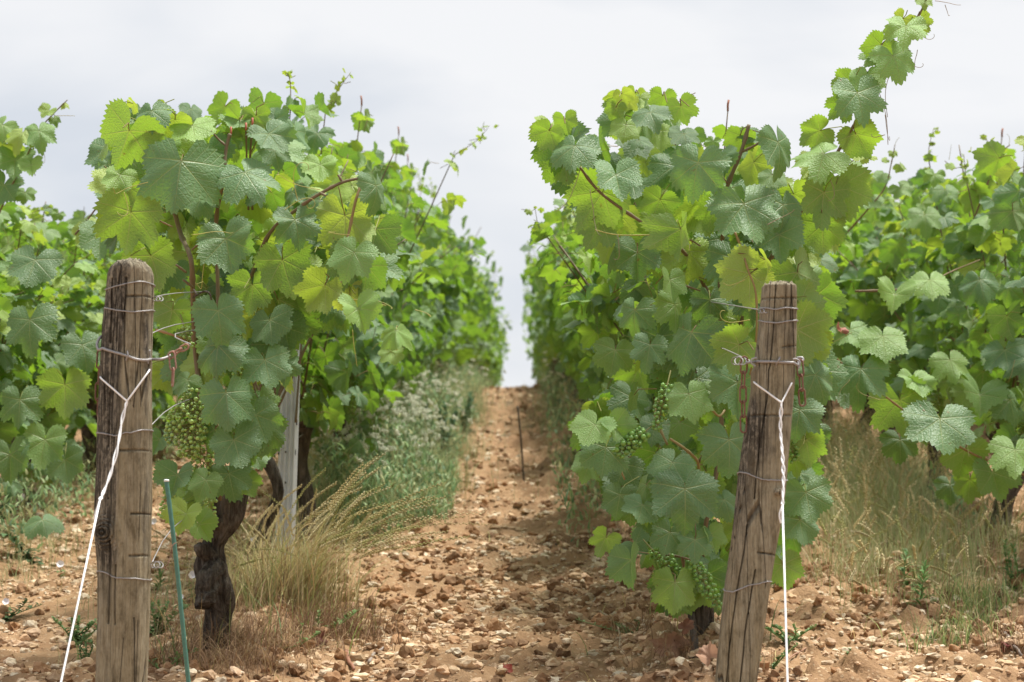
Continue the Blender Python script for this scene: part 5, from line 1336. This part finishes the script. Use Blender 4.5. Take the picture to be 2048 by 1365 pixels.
# dense green and straw under the left row beyond the metal post
for (px, py, n, h) in ((700,1010,1000,.38),(760,980,900,.36),(820,960,800,.34),(660,1060,600,.32),(740,1050,600,.28),(880,920,700,.32),(915,860,600,.32),(640,960,600,.36),(850,990,500,.24),(930,830,500,.36),(1120,860,220,.26),(1150,930,200,.22),(1170,985,120,.16),(1100,830,200,.3),(505,1150,200,.22),(320,1200,160,.12),(340,1290,120,.08),(250,1000,300,.2),(60,1090,260,.14),(10,1150,160,.1),(150,1010,200,.14)):
    x, Y = pxg(px, py); patch(mb, n, x, Y, .10, .2, h * .4, h, .05, .7, .002, np.array([(0.30,0.40,0.19),(0.42,0.48,0.24),(0.62,0.58,0.32),(0.24,0.35,0.17),(0.50,0.43,0.23)]))
    N = int(n * .008) + 1; C = blades(mb, ground_pts(x + rng.normal(0, .1, N), Y + rng.normal(0, .15, N)), rng.uniform(.8, 1.4, N) * h, rng.uniform(0, 6.28, N), rng.uniform(.1, .7, N), np.full(N, .0016), pick(STRAW, N), 10); seed_heads(mh, C, .35, .008, pick(STRAW[[0, 2, 4]], N), 11)
g = mb.build('grass', M['straw']); tag(g, 'thin green and straw-coloured grass growing along the vine rows', kind='stuff')
g = mh.build('grass_seed_heads', M['straw']); tag(g, 'pale grass seed heads above the weeds of the rows', kind='stuff')
# leafy undergrowth: small weed leaves heaped along the foot of the rows
mb = MB()
def heap(mb, N, x0, x1, y0, y1, h, pal, side=0):
    y = y0 + (y1 - y0) * rng.random(N) ** 1.2; t = rng.random(N); x = x0 + (x1 - x0) * t
    top = h * (1 - .75 * t) * (.45 + 1.1 * fbm(y * 1.7, x * 3, 2, 91)) if side > 0 else h * (.3 + 1.2 * fbm(y * 1.9, x * 3, 2, 92))
    kq = (x - x0) / (x1 - x0) < 0.25 + 1.15 * fbm(y * 2.3, y * 0 + x0, 3, 93) if side > 0 else fbm(x * 4, y * 2.5, 2, 94) > .48
    x, y, top = x[kq], y[kq], top[kq]; N = len(x)
    B = ground_pts(x, y); B[:, 2] += top * rng.random(N) ** .7
    blades(mb, B, rng.uniform(.02, .06, N), rng.uniform(0, 6.28, N), rng.uniform(.3, 1.8, N), rng.uniform(.004, .013, N), pick(pal, N, .3), 4)
WG = np.array([(0.20, 0.33, 0.15), (0.28, 0.42, 0.18), (0.15, 0.27, 0.13), (0.36, 0.46, 0.24), (0.42, 0.44, 0.22)])
heap(mb, 15000, ROWL + .02, ROWL + .46, 7.4, 14, .42, WG, 1)
heap(mb, 7000, ROWL + .02, ROWL + .36, 14, 26, .40, WG, 1)
heap(mb, 3500, ROWR - .30, ROWR, 7.2, 24, .26, WG)
heap(mb, 4500, ROWLL - .15, ROWLL + .30, 6.8, 13, .22, WG)
heap(mb, 2500, ROWRR - .35, ROWRR + .1, 7.5, 14, .18, WG)

g = mb.build('undergrowth', M['soft']); tag(g, 'low leafy green weeds crowding the foot of the vine rows', kind='stuff')
# dry brown fine litter
mb = MB()
for (px, py, n, s) in ((470,1300,900,.09),(430,1340,500,.09),(540,1290,500,.08),(400,1260,260,.06),(1300,1270,160,.07),(1390,1340,200,.08),(1650,1180,120,.1),(1210,1090,100,.12),(700,1265,200,.09),(2000,1290,140,.07)):
    x, Y = pxg(px, min(py, 1340)); N = n
    B = ground_pts(x + rng.normal(0, s, N), Y + rng.normal(0, s, N)); B[:, 2] += rng.uniform(0, .03, N)
    blades(mb, B, rng.uniform(.03, .12, N), rng.uniform(0, 6.28, N), rng.uniform(.4, 1.9, N), np.full(N, .0016), pick(np.concatenate([BRN, STRAW[3:4] * .7]), N), 5)
x = rng.uniform(-1.6, 1.6, 520); y = rng.uniform(4.6, 13, 520); B = ground_pts(x, y); B[:, 2] += .004
blades(mb, B, rng.uniform(.03, .16, 520), rng.uniform(0, 6.28, 520), rng.uniform(1.7, 2.1, 520), np.full(520, .0022), pick(np.concatenate([STRAW, BRN]), 520), 5)
g = mb.build('dry_litter', M['straw']); tag(g, 'matted dry brown stalks and straw lying on the soil', kind='stuff')

# a broad-leaved plant in the soil: leaf rosettes / willow-leaved stems
def lance(mb, p0, az, el, L, wd, col, droop=.4):
    n = 6; d = np.array([math.cos(az) * math.cos(el), math.sin(az) * math.cos(el), math.sin(el)]); sd = norm(np.cross(d, [0, 0, 1])); nr = np.cross(sd, d)
    V = []; 
    for i in range(n + 1):
        s = i / n; c = p0 + d * L * s + np.array([0, 0, -1]) * L * droop * s * s; w_ = wd * math.sin(math.pi * min(1, s * .93 + .05)) ** .8
        V += [c - sd * w_ / 2 + nr * w_ * .18, c, c + sd * w_ / 2 + nr * w_ * .18]
    F = []
    for i in range(n):
        a = i * 3; F += [(a, a + 1, a + 4, a + 3), (a + 1, a + 2, a + 5, a + 4)]
    mb.add(V, [np.array(F)], None, col)
def weed(px, py, h, n, L, wd, col, label, name='leafy_weed', stems=1, el=(.2, .9), cat='weed'):
    x, Y = pxg(px, py); b = np.array([x, Y, float(gz(x, Y))]); root = empty(name, tuple(b), label, cat)
    ml, ms_ = MB(), MB()
    for s in range(stems):
        top = b + np.array([rng.normal(0, .03) * (stems > 1) * 2, rng.normal(0, .03), h * rng.uniform(.7, 1)]); sp = smooth_pts([b, (b + top) / 2 + rng.normal(0, .008, 3), top], 6)
        v, f, uv = tube(sp, np.linspace(.0025, .001, len(sp)), 6); ms_.add(v, f, uv, np.array(col) * 1.3)
        for k in range(n):
            t = (k + 1) / n; c = sp[int(t * (len(sp) - 1))]
            lance(ml, c, rng.uniform(0, 6.28), rng.uniform(*el) + .5 * t, L * rng.uniform(.7, 1.1) * (1.1 - .5 * t), wd * (1.1 - .5 * t), np.array(col) * rng.uniform(.75, 1.3))
    put(ml, 'leaves', M['soft'], root); put(ms_, 'stem', M['soft'], root)
weed(1840, 1225, .175, 60, .066, .010, (0.20, 0.38, 0.13), 'upright bright green narrow-leaved weed in front of the outer right row')
weed(1815, 1180, .15, 40, .055, .009, (0.17, 0.33, 0.13), 'second narrow-leaved weed just behind the tallest bright green one')
weed(1700, 1325, .035, 18, .030, .007, (0.12, 0.22, 0.07), 'tiny green seedling on the bare soil near the bottom right')
weed(318, 1180, .07, 34, .055, .008, (0.17, 0.30, 0.10), 'narrow-leaved light green weed between the left post and the green stake')
weed(20, 1080, .20, 16, .10, .032, (0.12, 0.22, 0.10), 'broad-leaved green weed at the left edge of the picture', stems=2)
weed(70, 1130, .10, 14, .06, .022, (0.09, 0.17, 0.07), 'low dark green weed near the left edge', stems=3, el=(0, .5))
weed(10, 1240, .05, 16, .035, .016, (0.10, 0.18, 0.07), 'small dark weed low at the left edge of the picture', stems=2, el=(0, .6))
weed(880, 935, .30, 26, .11, .030, (0.10, 0.20, 0.11), 'dark green thistle-like weed leaning over the left side of the path', stems=6)
weed(930, 870, .26, 20, .09, .024, (0.12, 0.23, 0.12), 'upper dark green weed on the left side of the path', stems=5)
weed(790, 985, .30, 24, .06, .014, (0.18, 0.29, 0.15), 'bushy grey green weed among the white umbels', stems=7)
weed(715, 1040, .26, 24, .05, .012, (0.20, 0.31, 0.16), 'bushy grey green weed just behind the straw tussock', stems=7)
weed(850, 950, .28, 22, .06, .016, (0.15, 0.26, 0.13), 'bushy green weed between the umbels and the path', stems=6)
weed(1110, 850, .30, 22, .07, .020, (0.16, 0.28, 0.12), 'bushy green weed at the foot of the right row far up the path', stems=5)
weed(640, 1262, .06, 9, .024, .016, (0.20, 0.32, 0.11), 'light green seedling at the foot of the brown grass clump', stems=3)
weed(580, 1300, .06, 9, .024, .016, (0.18, 0.30, 0.10), 'pale green seedling beside the dry stalks under the gnarled trunk', stems=3)
weed(1540, 1345, .08, 18, .022, .010, (0.16, 0.26, 0.09), 'small green weed right of the foot of the leaning post', stems=4)
weed(1270, 1270, .04, 12, .018, .009, (0.20, 0.28, 0.12), 'small pale weed left of the front right trunk', stems=4)
weed(330, 1345, .05, 12, .03, .012, (0.18, 0.30, 0.10), 'little green weed between the thick post and the green stake at the bottom', stems=3)
weed(170, 1330, .08, 16, .022, .010, (0.16, 0.26, 0.10), 'small green weed just left of the thick post foot', stems=4)
weed(1150, 930, .12, 18, .05, .018, (0.13, 0.22, 0.10), 'green weed under the right row beside the path', stems=3)

weed(150, 1290, .07, 30, .030, .012, (0.20, 0.32, 0.13), 'spreading green weed left of the thick post near the bottom', stems=6)
weed(315, 1270, .09, 30, .036, .012, (0.22, 0.34, 0.14), 'green weed right beside the thick post, below the curled wire', stems=5)
weed(2030, 1180, .14, 26, .045, .012, (0.20, 0.33, 0.12), 'green weed at the right edge of the picture under the vines', stems=5)
weed(1580, 1290, .06, 22, .024, .010, (0.18, 0.30, 0.11), 'low green weed between the right guy wire and the leaning post', stems=5)
# white umbel plants
def umbel_proto(seed, h):
    global rng
    keep = rng; rng = np.random.default_rng(seed)
    root = bpy.data.objects.new('umbel_plant', None); COL.objects.link(root)
    ms_ = MB(); ml = MB(); heads = []
    def br(p, d, L, depth, r):
        q = p + d * L; sp = smooth_pts([p, (p + q) / 2 + rng.normal(0, L * .05, 3), q], 4); v, f, uv = tube(sp, np.linspace(r, r * .7, len(sp)), 5); ms_.add(v, f, uv, (0.25, 0.31, 0.15))
        if depth == 0: heads.append((q, d)); return
        for k in range(3 if depth > 1 else 2): br(p + (q - p) * rng.uniform(.6, 1), norm(d + rng.normal(0, .55, 3) + [0, 0, .1]), L * rng.uniform(.5, .9), depth - 1, r * .7)
        for _ in range(4):
            lance(ml, p + (q - p) * rng.random(), rng.uniform(0, 6.28), rng.uniform(0, 1), rng.uniform(.02, .05), .004, np.array((0.15, 0.22, 0.10)) * rng.uniform(.7, 1.3))
    br(np.zeros(3), norm(np.array([rng.normal(0, .25), rng.normal(0, .2), 1])), h * .42, 2, .0019)
    br(np.zeros(3), norm(np.array([rng.normal(0, .5), rng.normal(0, .2), 1])), h * .36, 2, .0017)
    put_ = lambda mb, n_, m_: mb.build(n_, m_, root)
    put_(ms_, 'stem', M['soft']); put_(ml, 'leaves', M['soft'])
    for (q, d) in heads:
        mb = MB(); n = 9; u = norm(np.cross(d, [.3, 1, 0])); v_ = np.cross(d, u); O = []; Q = []
        for k in range(n):
            a = k * 2.4; r_ = .015 * math.sqrt((k + .5) / n); e = q + u * r_ * math.cos(a) + v_ * r_ * math.sin(a) + d * .011
            vv, f, uv = tube([q, e], .0004, 4, cap=False); ms2 = mb.add(vv, f, uv, (0.30, 0.34, 0.16))
            for j in range(6): O.append(e + rng.normal(0, .0026, 3)); 
        scatter(mb, ICO[0][0] * [1, 1, .5], [ICO[0][1]], np.array(O), rng.uniform(.0014, .0030, len(O)), rand_rot(len(O)))
        put_(mb, 'umbel', M['umbel'])
    rng = keep
    return root
UP = [umbel_proto(700 + k, h) for k, h in enumerate((.60, .52, .42, .56))]
SP = [(700,1010),(742,985),(790,960),(830,990),(860,950),(770,1035),(720,1050),(680,1060),(640,1020),(905,905),(870,900),(820,930),(930,860),(760,930),(700,940),(800,1010),(660,980),(850,1020),(745,1075),(1130,880),(1150,820),(1120,850),(1110,800),(640,1090),(900,850),(950,830),(690,985),(725,1000),(765,985),(785,1000),(815,960),(845,940),(885,920),(735,960),(715,1030),(670,1020),(655,1010),(775,950),(800,930),(890,880),(1140,850),(1165,900),(1105,830)]
SP = [q for k, q in enumerate(SP) if q[1] > 905 or k % 3 == 0]
for k, (px, py) in enumerate(SP):
    o = UP[k] if k < 4 else copy_tree(UP[k % 4]); x, Y = pxg(px, py)
    o.location = (x, Y, float(gz(x, Y))); o.rotation_euler = (rng.normal(0, .12), .25 * rng.random(), rng.uniform(0, 6.28)); o.scale = [rng.uniform(.85, 1.15)] * 3
    if px < 1000: tag(o, 'thin branching weed with small white umbels left of the path', 'wildflower', 'white umbel weeds along the left row')
    else: tag(o, 'thin branching weed with small white umbels right of the path', 'wildflower', 'white umbel weeds along the right row')

# bindweed flowers
def bindweed(px, py, Yf, s, label):
    p = P(px, py, Yf); root = empty('bindweed', (p[0], Yf, float(gz(p[0], Yf))), label, 'wildflower')
    d = norm(np.array([rng.normal(0, .4), -1, .5])); u = norm(np.cross(d, [0, 0, 1])); v_ = np.cross(u, d); r = W(s, Yf) / 2
    V = []; n = 20; rings = 5
    for j in range(rings):
        t = j / (rings - 1); rr_ = r * (.12 + .88 * t ** 1.4)
        for k in range(n):
            a = k / n * 6.283; V.append(p + d * r * .75 * (t - .5) + (u * math.cos(a) + v_ * math.sin(a)) * rr_ * (1 + .06 * t * math.cos(5 * a)))
    F = [(j * n + k, j * n + (k + 1) % n, (j + 1) * n + (k + 1) % n, (j + 1) * n + k) for j in range(rings - 1) for k in range(n)]
    mb = MB(); mb.add(V, [np.array(F), np.arange(n)[::-1][None]]); put(mb, 'flower', M['petal'], root)
    b = np.array(root.location); mb = MB(); add_tube(mb, [b, (b + p) / 2 + [.01, .01, .0], p - d * r * .4], .0009, 5, 5, (0.20, 0.28, 0.10)); put(mb, 'stem', M['soft'], root)
    mb = MB()
    for k in range(5): lance(mb, b + (p - b) * rng.uniform(.1, .8), rng.uniform(0, 6.28), rng.uniform(-.2, .6), .022, .012, np.array((0.14, 0.24, 0.08)) * rng.uniform(.8, 1.2))
    put(mb, 'leaves', M['soft'], root)
for (px, py, dpy, s, lab) in ((46,996,60,16,'white bindweed flower under the outer left vines, highest at the left edge'),(121,1129,30,15,'white bindweed flower on the ground left of the thick post'),(12,1204,20,14,'white bindweed flower lowest at the left edge'),
                              (386,1151,50,17,'white bindweed flower beside the base of the gnarled trunk'),(508,1078,60,14,'white bindweed flower right of the gnarled trunk'),(308,1044,80,13,'small white bindweed flower right of the thick post'),(361,1194,30,12,'half hidden white bindweed flower behind the green stake')):
    bindweed(px, py, ground_Y(px, min(1330, py + dpy)), s, lab)

# dead leaves and twigs
def dead(px, py, w_, col, label, Y=None, lift=.0, seed=1, group=None):
    Yd = ground_Y(px, py) if Y is None else Y
    V, F, uv = LM[seed % len(LM)]; r_ = np.random.default_rng(seed); L = W(w_, Yd) / 1.6
    V2 = V * [1, 1, 1.6]; V2 = V2 + np.stack([np.zeros(len(V)), np.zeros(len(V)), .28 * np.sin(V[:, 0] * 4 + seed) * np.cos(V[:, 1] * 5) + .5 * V[:, 0] ** 2], 1); V2[:, 0] *= .7
    mb = MB(); mb.add(V2 * L, [f for f in F], uv, np.array(col)); o = mb.build('dead_leaf', M['soft'])
    p = P(px, py, Yd); o.location = (p[0], Yd, p[2] + lift); o.rotation_euler = (R(60) + r_.normal(0, .3), r_.normal(0, .5), r_.uniform(-.8, .8)); tag(o, label, 'dead leaf', group)
dead(1350, 1322, 78, (0.46, 0.27, 0.18), 'crumpled brown dead leaf on the ground left of the leaning post', lift=.03, seed=3)
dead(1418, 1340, 60, (0.48, 0.30, 0.20), 'brown dead leaf lying against the foot of the leaning post', lift=.03, seed=5, Y=4.5)
dead(1370, 1255, 38, (0.30, 0.16, 0.11), 'small brown dead leaf hanging on the front right trunk', Y=4.95, seed=6)
dead(1682, 662, 34, (0.52, 0.22, 0.16), 'orange red withered leaf hanging behind the leaning post', Y=6.1, seed=7)
dead(2005, 1300, 40, (0.26, 0.07, 0.06), 'dark red dead leaf on the soil in the lower right corner', lift=.015, seed=8)
dead(1015, 1350, 30, (0.42, 0.10, 0.07), 'bright red dead leaf on the path at the bottom edge', lift=.012, seed=9)
dead(640, 1290, 40, (0.22, 0.08, 0.06), 'dark red dead leaf on the soil below the straw tussock', lift=.01, seed=2)
def twig(pts, rad, col, label):
    q = []
    for (px, py) in pts: x, Y = pxg(px, py); q.append((x, Y, float(gz(x, Y)) + rad * 1.2))
    mb = MB(); sp = smooth_pts(q, 5); v, f, uv = tube(sp + rng.normal(0, rad * .25, sp.shape), np.linspace(rad, rad * .6, len(sp)), 7); mb.add(v, f, uv, col)
    tag(mb.build('twig', M['cane'], None, origin=tuple(sp[0])), label, 'twig')
twig([(738,1330),(750,1312),(770,1300)], .005, (0.34,0.28,0.24), 'short grey twig lying on the path near the bottom')
twig([(690,1312),(700,1330),(708,1345)], .006, (0.34,0.16,0.10), 'stubby reddish twig left of the grey one')
twig([(1105,1268),(1150,1262),(1200,1258)], .0022, (0.45,0.24,0.14), 'thin orange brown shoot lying beside the front right vine')
twig([(1200,1225),(1235,1255),(1240,1300)], .003, (0.46,0.36,0.24), 'pale forked straw twig on the soil left of the right vine')
twig([(1110,1090),(1130,1102),(1155,1115)], .003, (0.09,0.07,0.06), 'dark thin twig on the soil right of the path')
twig([(1560,1330),(1610,1300),(1640,1278)], .0024, (0.42,0.24,0.16), 'reddish twig crossing behind the right guy wire')
twig([(2010,1270),(2030,1300),(2045,1320)], .006, (0.22,0.17,0.14), 'dark twig in the lower right corner')
twig([(800,1262),(870,1270),(940,1283)], .0016, (0.62,0.52,0.34), 'long pale straw lying across the path')
